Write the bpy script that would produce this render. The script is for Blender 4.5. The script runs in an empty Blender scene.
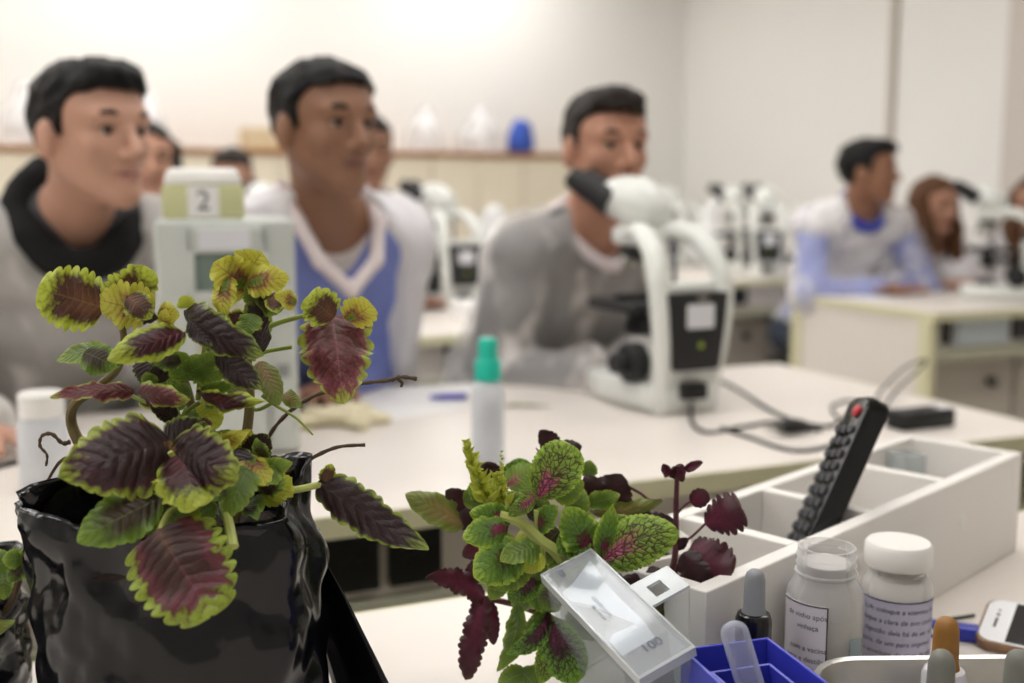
import bpy, bmesh, math, random
import numpy as np
from mathutils import Vector, Matrix, Euler
S = bpy.context.scene
C = S.collection
R = math.radians
PI = math.pi

# ------------------------------------------------------------------ camera
FPX, CX, CY = 1090.0, 512.0, 341.5
PITCH = math.atan((341.5 - 193.0) / FPX)
CAMZ = 1.14
TZ = 0.76                      # height of every worktop
cam_d = bpy.data.cameras.new('camera')
cam_d.sensor_width = 36.0
cam_d.lens = FPX / 1024 * 36
cam_d.clip_start = 0.02
cam_d.dof.use_dof = True
cam_d.dof.focus_distance = 0.72
cam_d.dof.aperture_fstop = 3.7
cam = bpy.data.objects.new('camera', cam_d)
C.objects.link(cam)
cam.location = (0, 0, CAMZ)
cam.rotation_euler = (PI / 2 - PITCH, 0, -R(23))   # the benches run 23 degrees across the view
S.camera = cam

# ------------------------------------------------------------------ world and exposure
w = bpy.data.worlds.new('world')
S.world = w
w.use_nodes = True
w.node_tree.nodes['Background'].inputs[0].default_value = (1, 1, 1, 1)
w.node_tree.nodes['Background'].inputs[1].default_value = 0.3
S.view_settings.view_transform = 'Standard'
S.view_settings.look = 'None'
S.view_settings.gamma = 1
S.view_settings.use_curve_mapping = False
S.view_settings.exposure = 0.66
LAMP = 7.0                     # strength of the ceiling luminaires

# ------------------------------------------------------------------ places
TH = R(23)
UX, UY = math.cos(TH), math.sin(TH)

def ray(px, py):
    a = (px - CX) / FPX
    b = (CY - py) / FPX
    return Vector((a, math.cos(PITCH) + math.sin(PITCH) * b, -math.sin(PITCH) + math.cos(PITCH) * b))

def at(px, py, Y=None, z=None):
    d = ray(px, py)
    if Y is not None:
        k = Y / d.y
    else:
        k = (z - CAMZ) / d.z
    return Vector((0, 0, CAMZ)) + d * k

def L(u, v, z=0.0):            # room axes: u along the benches, v towards the back wall
    return Vector((u * UX - v * UY, u * UY + v * UX, z))

def uv_of(p):
    return p.x * UX + p.y * UY, -p.x * UY + p.y * UX

# ------------------------------------------------------------------ materials
def col(h):
    if isinstance(h, (tuple, list)):
        return (h[0], h[1], h[2], 1)
    h = h.lstrip('#')
    f = lambda s: (lambda c: c / 12.92 if c <= 0.04045 else ((c + 0.055) / 1.055) ** 2.4)(int(s, 16) / 255)
    return (f(h[0:2]), f(h[2:4]), f(h[4:6]), 1)

class NT:
    def __init__(s, name):
        s.m = bpy.data.materials.new(name)
        s.m.use_nodes = True
        s.t = s.m.node_tree
        s.n = s.t.nodes
        s.b = s.n['Principled BSDF']
        s.out = s.n['Material Output']
    def new(s, typ, **kw):
        nd = s.n.new(typ)
        for k, v in kw.items():
            setattr(nd, k, v)
        return nd
    def link(s, a, b):
        s.t.links.new(a, b)
    def put(s, sock, v):
        if hasattr(v, 'is_output') or isinstance(v, bpy.types.NodeSocket):
            s.link(v, sock)
        else:
            sock.default_value = v
    def math(s, op, a, b=0.0, c=None, clamp=False):
        nd = s.new('ShaderNodeMath', operation=op, use_clamp=clamp)
        s.put(nd.inputs[0], a)
        s.put(nd.inputs[1], b)
        if c is not None:
            s.put(nd.inputs[2], c)
        return nd.outputs[0]
    def mix(s, f, a, b, blend='MIX'):
        nd = s.new('ShaderNodeMix', data_type='RGBA', blend_type=blend)
        s.put(nd.inputs[0], f)
        s.put(nd.inputs[6], a)
        s.put(nd.inputs[7], b)
        return nd.outputs[2]
    def step(s, x, lo, hi):
        nd = s.new('ShaderNodeMapRange', interpolation_type='SMOOTHSTEP')
        s.put(nd.inputs[0], x)
        s.put(nd.inputs[1], lo)
        s.put(nd.inputs[2], hi)
        return nd.outputs[0]
    def noise(s, vec, scale, detail=3.0, rough=0.55):
        nd = s.new('ShaderNodeTexNoise')
        if vec is not None:
            s.link(vec, nd.inputs['Vector'])
        nd.inputs['Scale'].default_value = scale
        nd.inputs['Detail'].default_value = detail
        nd.inputs['Roughness'].default_value = rough
        return nd.outputs[0]
    def ramp(s, f, stops):
        nd = s.new('ShaderNodeValToRGB')
        e = nd.color_ramp.elements
        while len(e) < len(stops):
            e.new(0.5)
        for el, (p, c) in zip(e, stops):
            el.position = p
            el.color = col(c)
        s.link(f, nd.inputs[0])
        return nd.outputs[0]
    def bump(s, h, strength=0.3, dist=0.002):
        nd = s.new('ShaderNodeBump')
        nd.inputs['Strength'].default_value = strength
        nd.inputs['Distance'].default_value = dist
        s.link(h, nd.inputs['Height'])
        s.link(nd.outputs[0], s.b.inputs['Normal'])
    def obco(s):
        return s.new('ShaderNodeTexCoord').outputs['Object']

MATS = {}
def mat(name, c, rough=0.5, metal=0.0, var=0.06, scale=8.0, bump=0.0, bscale=60.0, **kw):
    if name in MATS:
        return MATS[name]
    t = NT(name)
    c = col(c)
    co = t.obco()
    n = t.noise(co, scale)
    dk = tuple(x * (1 - var * 2) for x in c[:3]) + (1,)
    t.link(t.mix(n, dk, tuple(min(1, x * (1 + var)) for x in c[:3]) + (1,)), t.b.inputs['Base Color'])
    t.b.inputs['Roughness'].default_value = rough
    t.b.inputs['Metallic'].default_value = metal
    for k, v in kw.items():
        t.b.inputs[k.replace('_', ' ')].default_value = v
    if bump:
        t.bump(t.noise(co, bscale, 4), bump, 0.002)
    MATS[name] = t.m
    return t.m

def clear_mat(name, c, alpha=0.35, rough=0.15, edge=0.45):
    """Thin moulded plastic or glass: a gloss coat over a mostly see-through film."""
    if name in MATS:
        return MATS[name]
    t = NT(name)
    t.b.inputs['Base Color'].default_value = col(c)
    t.b.inputs['Roughness'].default_value = rough
    t.b.inputs['Specular IOR Level'].default_value = 0.7
    tr = t.new('ShaderNodeBsdfTransparent')
    tr.inputs[0].default_value = col(c)
    fr = t.new('ShaderNodeLayerWeight')
    fr.inputs[0].default_value = 0.35
    f = t.math('MULTIPLY_ADD', fr.outputs['Facing'], edge, alpha, clamp=True)
    ms = t.new('ShaderNodeMixShader')
    t.link(f, ms.inputs[0])
    t.link(tr.outputs[0], ms.inputs[1])
    t.link(t.b.outputs[0], ms.inputs[2])
    t.link(ms.outputs[0], t.out.inputs[0])
    MATS[name] = t.m
    return t.m

def gown_mat(name, c, dens, rough=0.85, crease_amt=0.22):
    """Nonwoven gown: translucent white fibre sheet, denser along its creases."""
    t = NT(name)
    co = t.obco()
    mp = t.new('ShaderNodeMapping')
    mp.inputs['Scale'].default_value = (1.0, 1.0, 0.5)
    mp.inputs['Rotation'].default_value = (0.5, 0.4, 0.3)
    t.link(co, mp.inputs[0])
    cr = t.noise(mp.outputs[0], 7, 3, 0.6)
    fine = t.noise(co, 300, 2)
    crease = t.step(cr, 0.50, 0.64)
    t.b.inputs['Base Color'].default_value = col(c)
    t.b.inputs['Roughness'].default_value = rough
    t.bump(t.math('ADD', t.math('MULTIPLY', cr, 2.0), t.math('MULTIPLY', fine, 0.1)), 0.5, 0.02)
    tr = t.new('ShaderNodeBsdfTransparent')
    f = t.math('MULTIPLY_ADD', crease, crease_amt, dens, clamp=True)
    ms = t.new('ShaderNodeMixShader')
    t.link(f, ms.inputs[0])
    t.link(tr.outputs[0], ms.inputs[1])
    t.link(t.b.outputs[0], ms.inputs[2])
    t.link(ms.outputs[0], t.out.inputs[0])
    return t.m

def skin_mat():
    t = NT('skin')
    a = t.new('ShaderNodeAttribute', attribute_name='Col')
    n = t.noise(t.obco(), 25)
    t.link(t.mix(t.math('MULTIPLY', n, 0.10), a.outputs['Color'], (0.62, 0.26, 0.2, 1)), t.b.inputs['Base Color'])
    t.b.inputs['Roughness'].default_value = 0.52
    t.b.inputs['Subsurface Weight'].default_value = 0.12
    t.b.inputs['Subsurface Radius'].default_value = (0.012, 0.005, 0.003)
    t.b.inputs['Subsurface Scale'].default_value = 0.6
    return t.m

# ------------------------------------------------------------------ mesh helpers
def bm_box(bm, lo, hi, bev=0.0, seg=2, M=None, taper=None):
    lo, hi = Vector(lo), Vector(hi)
    c, s = (lo + hi) / 2, hi - lo
    b2 = bmesh.new()
    bmesh.ops.create_cube(b2, size=1.0)
    for v in b2.verts:
        f = 1.0
        if taper and v.co.z > 0:
            f = taper
        v.co = Vector((v.co.x * s.x * f, v.co.y * s.y * f, v.co.z * s.z)) + c
    if bev:
        bmesh.ops.bevel(b2, geom=list(b2.edges), offset=bev, segments=seg, profile=0.5, affect='EDGES')
    merge(bm, b2, M)

def merge(bm, b2, M=None):
    if M is not None:
        b2.transform(M)
    me = bpy.data.meshes.new('tmp')
    b2.to_mesh(me)
    bm.from_mesh(me)
    bpy.data.meshes.remove(me)
    b2.free()

def bm_tube(bm, pts, rad, seg=10, caps=True, flat=1.0, up=None):
    """A tube along points; rad is one radius or one for each point; flat squashes it across 'up'."""
    pts = [Vector(p) for p in pts]
    n = len(pts)
    rads = rad if isinstance(rad, (list, tuple)) else [rad] * n
    prev = None
    rings = []
    for i, p in enumerate(pts):
        d = (pts[min(i + 1, n - 1)] - pts[max(i - 1, 0)]).normalized()
        if prev is None:
            ref = Vector(up) if up else (Vector((0, 0, 1)) if abs(d.z) < 0.9 else Vector((1, 0, 0)))
        else:
            ref = prev
        a = (ref - d * ref.dot(d)).normalized()
        prev = a
        b = d.cross(a)
        rings.append([bm.verts.new(p + (a * math.cos(2 * PI * k / seg) * flat + b * math.sin(2 * PI * k / seg)) * rads[i]) for k in range(seg)])
    for i in range(n - 1):
        for k in range(seg):
            bm.faces.new((rings[i][k], rings[i][(k + 1) % seg], rings[i + 1][(k + 1) % seg], rings[i + 1][k]))
    if caps:
        bm.faces.new(rings[0][::-1])
        bm.faces.new(rings[-1])

def smooth_path(pts, sub=6):
    pts = [Vector(p) for p in pts]
    out = []
    for i in range(len(pts) - 1):
        p0, p1, p2, p3 = pts[max(i - 1, 0)], pts[i], pts[i + 1], pts[min(i + 2, len(pts) - 1)]
        for k in range(sub):
            t = k / sub
            out.append(0.5 * ((2 * p1) + (p2 - p0) * t + (2 * p0 - 5 * p1 + 4 * p2 - p3) * t * t + (3 * p1 - p0 - 3 * p2 + p3) * t ** 3))
    out.append(pts[-1])
    return out

def bm_lathe(bm, prof, seg=32, M=None, cap=True):
    b2 = bmesh.new()
    rings = []
    for r, z in prof:
        rings.append([b2.verts.new((r * math.cos(2 * PI * k / seg), r * math.sin(2 * PI * k / seg), z)) for k in range(seg)])
    for i in range(len(prof) - 1):
        for k in range(seg):
            b2.faces.new((rings[i][k], rings[i][(k + 1) % seg], rings[i + 1][(k + 1) % seg], rings[i + 1][k]))
    if cap:
        b2.faces.new(rings[0][::-1])
        b2.faces.new(rings[-1])
    merge(bm, b2, M)

def bm_prism(bm, poly, d0, d1, M=None, bev=0.0):
    """poly in xy, extruded from z=d0 to z=d1."""
    b2 = bmesh.new()
    a = [b2.verts.new((x, y, d0)) for x, y in poly]
    b = [b2.verts.new((x, y, d1)) for x, y in poly]
    n = len(poly)
    b2.faces.new(a[::-1])
    b2.faces.new(b)
    for i in range(n):
        b2.faces.new((a[i], a[(i + 1) % n], b[(i + 1) % n], b[i]))
    bmesh.ops.recalc_face_normals(b2, faces=b2.faces)
    if bev:
        bmesh.ops.bevel(b2, geom=list(b2.edges), offset=bev, segments=2, profile=0.5, affect='EDGES')
    merge(bm, b2, M)

def rrect(w, h, r, n=6):
    out = []
    for cx, cy, a0 in ((w / 2 - r, h / 2 - r, 0), (-w / 2 + r, h / 2 - r, 90), (-w / 2 + r, -h / 2 + r, 180), (w / 2 - r, -h / 2 + r, 270)):
        for k in range(n + 1):
            a = R(a0 + 90 * k / n)
            out.append((cx + r * math.cos(a), cy + r * math.sin(a)))
    return out

def finish(name, me, m, parent=None, smooth=True, label=None):
    if m is not None:
        me.materials.append(m)
    o = bpy.data.objects.new(name, me)
    C.objects.link(o)
    if smooth and len(me.polygons):
        me.polygons.foreach_set('use_smooth', [True] * len(me.polygons))
    if parent is not None:
        o.parent = parent
    if label:
        o['label'] = label
    return o

def obj(name, bm, m, parent=None, smooth=False, label=None):
    me = bpy.data.meshes.new(name)
    bmesh.ops.recalc_face_normals(bm, faces=bm.faces)
    bm.to_mesh(me)
    bm.free()
    o = finish(name, me, m, parent, False, label)
    if smooth:
        me.polygons.foreach_set('use_smooth', [True] * len(me.polygons))
        try:
            me.set_sharp_from_angle(angle=R(38))
        except Exception:
            pass
    return o

def B(*args, **kw):
    bm = bmesh.new()
    bm_box(bm, *args, **kw)
    return bm

def thing(name, label, cat, loc=(0, 0, 0), rotz=0.0, group=None):
    o = bpy.data.objects.new(name, None)
    C.objects.link(o)
    o.location = loc
    o.rotation_euler = (0, 0, rotz)
    o.empty_display_size = 0.05
    tag(o, label, cat, group)
    return o

def tag(o, label, cat, group=None):
    o['label'] = label
    o['category'] = cat
    if group:
        o['group'] = group
    return o

def struct(o):
    o['kind'] = 'structure'
    return o

def dup(root, loc, rotz, label, group=None, name=None):
    r = root.copy()
    C.objects.link(r)
    r.location = loc
    r.rotation_euler = (0, 0, rotz)
    r['label'] = label
    if group:
        r['group'] = group
    for ch in list(root.children):
        c = ch.copy()
        C.objects.link(c)
        c.parent = r
        for g in list(ch.children):
            d = g.copy()
            C.objects.link(d)
            d.parent = c
    return r

FONT = bpy.data.fonts.load('<builtin>') if '<builtin>' in bpy.data.fonts else None
def text_mesh(s, size, depth=0.0, shear=0.0):
    cu = bpy.data.curves.new('t', 'FONT')
    cu.body = s
    cu.size = size
    cu.align_x = 'CENTER'
    cu.align_y = 'CENTER'
    cu.extrude = depth
    cu.shear = shear
    o = bpy.data.objects.new('t', cu)
    C.objects.link(o)
    bpy.context.view_layer.update()
    dg = bpy.context.evaluated_depsgraph_get()
    me = bpy.data.meshes.new_from_object(o.evaluated_get(dg))
    bpy.data.objects.remove(o)
    bpy.data.curves.remove(cu)
    return me

def frame_of(origin, xdir, ydir):
    x = Vector(xdir).normalized()
    z = x.cross(Vector(ydir)).normalized()
    y = z.cross(x)
    M = Matrix((x, y, z)).transposed().to_4x4()
    M.translation = Vector(origin)
    return M

# ------------------------------------------------------------------ signed-distance modeller (bodies, hair, clothes, soft shapes)
class SDF:
    def __init__(s, lo, hi, h):
        s.lo = np.array(lo, float)
        s.h = h
        s.n = np.maximum(4, np.ceil((np.array(hi, float) - s.lo) / h).astype(int) + 1)
        s.D = np.full(s.n, 1.0, np.float32)
        s.ax = [(s.lo[i] + h * np.arange(s.n[i])).astype(np.float32) for i in range(3)]
    def block(s, lo, hi):
        i0 = np.clip(np.floor((np.array(lo) - s.lo) / s.h).astype(int), 0, s.n)
        i1 = np.clip(np.ceil((np.array(hi) - s.lo) / s.h).astype(int) + 1, 0, s.n)
        if np.any(i1 <= i0):
            return None
        sl = tuple(slice(a, b) for a, b in zip(i0, i1))
        X = s.ax[0][sl[0]][:, None, None]
        Y = s.ax[1][sl[1]][None, :, None]
        Z = s.ax[2][sl[2]][None, None, :]
        return sl, X, Y, Z
    def comb(s, sl, d, k, sub):
        a = s.D[sl]
        if sub:
            d = -d
            if k:
                t = np.clip(0.5 - 0.5 * (a - d) / k, 0, 1)
                s.D[sl] = a + (d - a) * t + k * t * (1 - t)
            else:
                s.D[sl] = np.maximum(a, d)
        else:
            if k:
                t = np.clip(0.5 + 0.5 * (a - d) / k, 0, 1)
                s.D[sl] = a + (d - a) * t - k * t * (1 - t)
            else:
                s.D[sl] = np.minimum(a, d)
    def cap(s, a, b, ra, rb=None, k=0.02, sub=False):
        rb = ra if rb is None else rb
        a, b = np.array(a, float), np.array(b, float)
        m = max(ra, rb) + max(k, 0.02) + 2 * s.h
        bl = s.block(np.minimum(a, b) - m, np.maximum(a, b) + m)
        if bl is None:
            return
        sl, X, Y, Z = bl
        ba = b - a
        den = float(ba @ ba) + 1e-9
        t = np.clip(((X - a[0]) * ba[0] + (Y - a[1]) * ba[1] + (Z - a[2]) * ba[2]) / den, 0, 1)
        d = np.sqrt((X - a[0] - ba[0] * t) ** 2 + (Y - a[1] - ba[1] * t) ** 2 + (Z - a[2] - ba[2] * t) ** 2) - (ra + (rb - ra) * t)
        s.comb(sl, d, k, sub)
    def ell(s, c, r, Rm=None, k=0.02, sub=False):
        c, r = np.array(c, float), np.array(r, float)
        m = (max(r) if Rm is not None else r) + max(k, 0.02) + 2 * s.h
        bl = s.block(c - m, c + m)
        if bl is None:
            return
        sl, X, Y, Z = bl
        X, Y, Z = X - c[0], Y - c[1], Z - c[2]
        if Rm is not None:
            q = [X * Rm[0][i] + Y * Rm[1][i] + Z * Rm[2][i] for i in range(3)]
        else:
            q = [X, Y, Z]
        k0 = np.sqrt((q[0] / r[0]) ** 2 + (q[1] / r[1]) ** 2 + (q[2] / r[2]) ** 2)
        k1 = np.sqrt((q[0] / r[0] ** 2) ** 2 + (q[1] / r[1] ** 2) ** 2 + (q[2] / r[2] ** 2) ** 2) + 1e-6
        s.comb(sl, k0 * (k0 - 1) / k1, k, sub)
    def plane(s, p, n):            # removes what lies on the side n points to
        p, n = np.array(p, float), np.array(n, float)
        n = n / np.linalg.norm(n)
        X, Y, Z = s.ax[0][:, None, None], s.ax[1][None, :, None], s.ax[2][None, None, :]
        s.D = np.maximum(s.D, ((X - p[0]) * n[0] + (Y - p[1]) * n[1] + (Z - p[2]) * n[2]).astype(np.float32))
    def wrinkle(s, amp, freq, seed=0):
        rs = np.random.RandomState(seed)
        X, Y, Z = s.ax[0][:, None, None], s.ax[1][None, :, None], s.ax[2][None, None, :]
        w = 0
        for i in range(5):
            d = rs.normal(size=3)
            d /= np.linalg.norm(d)
            f = freq * (0.6 + 1.1 * rs.rand())
            ph = rs.rand() * 6.28
            w = w + np.sin(f * (d[0] * X + d[1] * Y + d[2] * Z) + ph + 1.3 * np.sin(0.45 * f * (d[1] * X - d[2] * Y + d[0] * Z)))
        s.D = s.D + (amp * w / 2.2).astype(np.float32)
    def mesh(s, name, off=(0, 0, 0)):
        D = s.D
        ins = D < 0
        c = ins[:-1, :-1, :-1].astype(np.int8)
        for dx, dy, dz in ((1, 0, 0), (0, 1, 0), (0, 0, 1), (1, 1, 0), (1, 0, 1), (0, 1, 1), (1, 1, 1)):
            c = c + ins[dx:dx + D.shape[0] - 1, dy:dy + D.shape[1] - 1, dz:dz + D.shape[2] - 1]
        act = (c > 0) & (c < 8)
        I = np.argwhere(act)
        idx = np.full(act.shape, -1, np.int32)
        idx[act] = np.arange(len(I))
        cor = [(x, y, z) for x in (0, 1) for y in (0, 1) for z in (0, 1)]
        V = np.stack([D[I[:, 0] + a, I[:, 1] + b, I[:, 2] + e] for a, b, e in cor], 1)
        acc = np.zeros((len(I), 3))
        cnt = np.zeros(len(I))
        for i in range(8):
            for j in range(i + 1, 8):
                pi, pj = np.array(cor[i]), np.array(cor[j])
                if np.abs(pi - pj).sum() != 1:
                    continue
                vi, vj = V[:, i], V[:, j]
                m = (vi < 0) != (vj < 0)
                t = np.where(m, vi / np.where(np.abs(vi - vj) < 1e-9, 1, vi - vj), 0)
                acc += m[:, None] * (pi + (pj - pi) * t[:, None])
                cnt += m
        P = s.lo + s.h * (I + acc / cnt[:, None]) - np.array(off)
        F = []
        for ax in range(3):
            o1, o2 = [(1, 2), (2, 0), (0, 1)][ax]
            a = [slice(None)] * 3
            b = [slice(None)] * 3
            a[ax] = slice(0, -1)
            b[ax] = slice(1, None)
            sa, sb = ins[tuple(a)], ins[tuple(b)]
            E = np.argwhere(sa != sb)
            E = E[(E[:, o1] > 0) & (E[:, o2] > 0) & (E[:, o1] < act.shape[o1]) & (E[:, o2] < act.shape[o2])]
            fl = sa[tuple(E.T)]
            def cell(d1, d2):
                e = E.copy()
                e[:, o1] -= d1
                e[:, o2] -= d2
                return idx[tuple(e.T)]
            q = np.stack([cell(1, 1), cell(0, 1), cell(0, 0), cell(1, 0)], 1)
            q[~fl] = q[~fl][:, ::-1]
            F.append(q)
        F = np.concatenate(F)
        F = F[(F >= 0).all(1)]
        me = bpy.data.meshes.new(name)
        me.vertices.add(len(P))
        me.vertices.foreach_set('co', P.astype(np.float32).ravel())
        me.loops.add(F.size)
        me.loops.foreach_set('vertex_index', F.ravel().astype(np.int32))
        me.polygons.add(len(F))
        me.polygons.foreach_set('loop_start', (np.arange(len(F)) * 4).astype(np.int32))
        me.polygons.foreach_set('loop_total', np.full(len(F), 4, np.int32))
        me.update(calc_edges=True)
        me.validate()
        return me, P + np.array(off)

# ------------------------------------------------------------------ the room
M_wall = mat('wall_paint', '#eceae6', 0.85, var=0.015, scale=1.5, bump=0.05, bscale=90)
M_ceil = mat('ceiling_paint', '#f0eee8', 0.9, var=0.01)
M_floor = mat('floor_vinyl', '#b9b1a4', 0.45, var=0.06, scale=3)
M_top = mat('worktop_laminate', '#eae2da', 0.38, var=0.015, scale=4)
M_edge = mat('cream_edge_band', '#dcd8b4', 0.45, var=0.02)
M_panel = mat('grey_laminate', '#bdb5aa', 0.5, var=0.02)
M_white = mat('white_laminate', '#e7e0da', 0.45, var=0.015)
M_cream = mat('cream_laminate', '#e9dfca', 0.5, var=0.02)
M_black = mat('black_plastic', '#141414', 0.35, var=0.05)
M_dark = mat('dark_socket', '#0f1210', 0.3, var=0.05)
M_wood = mat('brown_wood', '#a5733f', 0.5, var=0.14, scale=12)
M_steel = mat('steel', '#b9b6ae', 0.28, 1.0, var=0.05)
U0, U1, V0, V1, ZC = -4.6, 4.0, -2.4, 6.45, 2.75

def slab(name, u0, u1, v0, v1, z0, z1, m):
    o = obj(name, B((u0, v0, z0), (u1, v1, z1)), m)
    o.rotation_euler = (0, 0, TH)
    return struct(o)
slab('floor', U0, U1, V0, V1, -0.1, 0, M_floor)
slab('ceiling', U0, U1, V0, V1, ZC, ZC + 0.1, M_ceil)
slab('wall_back', U0 - 0.1, U1 + 0.1, V1, V1 + 0.1, -0.1, ZC + 0.1, M_wall)
slab('wall_right', U1, U1 + 0.1, V0, V1, -0.1, ZC + 0.1, M_wall)
slab('wall_left', U0 - 0.1, U0, V0, V1, -0.1, ZC + 0.1, M_wall)
slab('wall_front', U0 - 0.1, U1 + 0.1, V0 - 0.1, V0, -0.1, ZC + 0.1, M_wall)
slab('baseboard_back', U0, U1, V1 - 0.012, V1, 0, 0.08, M_white)
slab('baseboard_right', U1 - 0.012, U1, 3.72, V1, 0, 0.08, M_white)
slab('trim_1', U1 - 0.025, U1, 4.44, 4.475, 0, ZC, M_panel)
d1 = slab('door_1', U1 - 0.05, U1, 2.75, 3.70, 0, 2.6, mat('door_paint', '#cfc6bf', 0.6, var=0.015))
hd = obj('door_handle', B((U1 - 0.085, 2.82, 1.0), (U1 - 0.05, 2.95, 1.03), 0.006), M_steel, d1)

# ceiling luminaires, recessed panels with a frame and a diffuser
t = NT('lamp_diffuser')
t.n.remove(t.b)
em = t.new('ShaderNodeEmission')
em.inputs[0].default_value = (1.0, 0.988, 0.972, 1)
em.inputs[1].default_value = LAMP
t.link(em.outputs[0], t.out.inputs[0])
M_lamp = t.m
lamp0 = None
spots = [(u, v) for v in (1.62, 3.2, 4.7) for u in (-2.9, -1.25, 0.45, 2.15)] + [(-1.25, 0.15), (0.45, 0.15)] + [(-1.2, 5.9), (0.6, 5.9), (2.4, 5.9)]  # the pair nearest the camera is added to brighten the foreground
for i, (u, v) in enumerate(spots):
    lab = 'unseen fluorescent ceiling panel above the lab benches' if v < 5.5 else 'fluorescent ceiling panel close to the back wall'
    if lamp0 is None:
        lamp0 = thing('ceiling_light', lab, 'light', L(u, v, ZC), TH, 'ceiling panels')
        bm = bmesh.new()
        for a in ((-0.6, -0.16, 0.6, -0.14), (-0.6, 0.14, 0.6, 0.16), (-0.6, -0.14, -0.58, 0.14), (0.58, -0.14, 0.6, 0.14)):
            bm_box(bm, (a[0], a[1], -0.05), (a[2], a[3], 0))
        obj('frame', bm, M_white, lamp0)
        obj('diffuser', B((-0.575, -0.135, -0.075), (0.575, 0.135, -0.02), 0.01), M_lamp, lamp0)
    else:
        dup(lamp0, L(u, v, ZC), TH, lab)

def pix_u(px, v, py=300):      # where the pixel column meets the vertical plane of this v
    d = ray(px, py)
    r = d.x / d.y
    return v * (UY + r * UX) / (UX - r * UY)

# ------------------------------------------------------------------ lab benches
def bench(u0, u1, v0, v1, label, sockets=(), ends=True, group='lab benches', blank=()):
    w, d = u1 - u0, v1 - v0
    t = thing('lab_bench', label, 'bench', L(u0, v0, 0), TH, group)
    obj('worktop', B((0.003, 0.003, TZ - 0.028), (w - 0.003, d - 0.003, TZ), 0.002), M_top, t)
    for a in ((0, 0, w, 0.003), (0, d - 0.003, w, d), (0, 0.003, 0.003, d - 0.003), (w - 0.003, 0.003, w, d - 0.003)):
        obj('edge_band', B((a[0], a[1], TZ - 0.028), (a[2], a[3], TZ - 0.0005)), M_edge, t)
    obj('raceway', B((0.04, 0.05, TZ - 0.125), (w - 0.04, 0.10, TZ - 0.029)), M_white, t)
    obj('rail', B((0.04, 0.03, TZ - 0.165), (w - 0.04, 0.10, TZ - 0.127)), mat('bench_rail', '#b7b6a0', 0.5), t)
    for x0 in (0.0, w - 0.03):
        obj('end_frame', B((x0, 0.02, 0), (x0 + 0.03, 0.07, TZ - 0.028)), M_edge, t)
        obj('end_frame', B((x0, d - 0.07, 0), (x0 + 0.03, d - 0.02, TZ - 0.028)), M_edge, t)
        obj('end_panel', B((x0 + 0.008, 0.07, 0.06), (x0 + 0.022, d - 0.07, TZ - 0.028)), M_white, t)
    obj('back_panel', B((0.03, d * 0.55, 0.08), (w - 0.03, d * 0.55 + 0.018, TZ - 0.03)), M_panel, t)
    for (a, b) in sockets:
        so = obj('socket', B((a - u0, 0.035, TZ - 0.112), (b - u0, 0.05, TZ - 0.036), 0.003), M_dark, t)
        bm = bmesh.new()
        for k in (-1, 0, 1):
            bm_lathe(bm, [(0.004, 0), (0.004, 0.002)], 10, Matrix.Translation(((a + b) / 2 - u0 + k * 0.011, 0.0355, TZ - 0.074 + (0.006 if k == 0 else 0))) @ Matrix.Rotation(R(90), 4, 'X'))
        obj('socket_hole', bm, M_black, so)
    for (a, b) in blank:
        obj('cover_plate', B((a - u0, 0.036, TZ - 0.118), (b - u0, 0.05, TZ - 0.034), 0.002), mat('pale_blue_plate', '#c3cdd2', 0.35), t)
    return t

VT = 1.235
def su(px, v, py=560):
    return pix_u(px, v, py)
s0 = [(su(329, VT), su(388, VT)), (su(399, VT), su(452, VT))]
step = 0.62
socks = [(a + k * step, b + k * step) for k in (-2, -1, 0, 1) for a, b in s0]
bench(-2.3, 1.50, VT, 2.0, 'long lab bench with white worktop where three young men sit', socks)
bench(-1.5, 1.62, 0.12, 0.935, 'white front bench carrying the potted plants and sample jars', [], group='lab benches')
VR = 2.66
bench(-2.3, 1.50, VR + 0.1, VR + 0.86, 'bench behind the seated young men holding microscopes', [(su(450, VR + .1, 345), su(478, VR + .1, 345))] + [(u, u + 0.09) for u in (-1.6, -0.9, -0.5)])
bR = bench(2.60, 3.985, VR, VR + 0.75, 'bench at right with white end panel beside the girl', [(2.67, 2.71), (2.98, 3.10)], blank=[(2.73, 2.96)])
bench(2.52, 3.985, 4.0, 4.75, 'far bench against right wall with microscopes in a cluster', [(2.62, 2.70), (2.75, 2.85)])

def base_cabinet(u0, v0, w, label, mm, group, knob='knob', h=0.59):
    t = thing('base_cabinet', label, 'cabinet', L(u0, v0, 0), TH, group)
    obj('body', B((0, 0.02, 0.08), (w, 0.40, h)), M_panel, t)
    obj('plinth', B((0.01, 0.05, 0), (w - 0.01, 0.38, 0.08)), M_black, t)
    dr = obj('door', B((0.004, 0, 0.085), (w - 0.004, 0.019, h - 0.003), 0.002), mm, t)
    bm = bmesh.new()
    bm_lathe(bm, [(0.008, 0), (0.008, 0.012), (0.018, 0.016), (0.018, 0.03), (0.012, 0.034)], 16, Matrix.Translation((w * 0.72, 0, h - 0.09)) @ Matrix.Rotation(R(90), 4, 'X'))
    obj('knob', bm, M_black, dr, True)
    return t
for k, (u, lab) in enumerate(((2.64, 'grey base cabinet under right bench, next to its white end panel'), (3.08, 'grey base cabinet in the middle of the right bench'), (3.52, 'grey base cabinet under right bench, nearest the door'))):
    base_cabinet(u, VR + 0.105, 0.43, lab, M_panel, 'cabinets under the right bench')
for k, (u, lab) in enumerate(((2.56, 'grey base cabinet under far bench, left end'), (3.02, 'grey base cabinet in the middle of far bench'), (3.48, 'grey base cabinet under far bench, next to right wall'))):
    base_cabinet(u, 4.105, 0.45, lab, M_panel, 'cabinets under the far bench')

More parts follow.
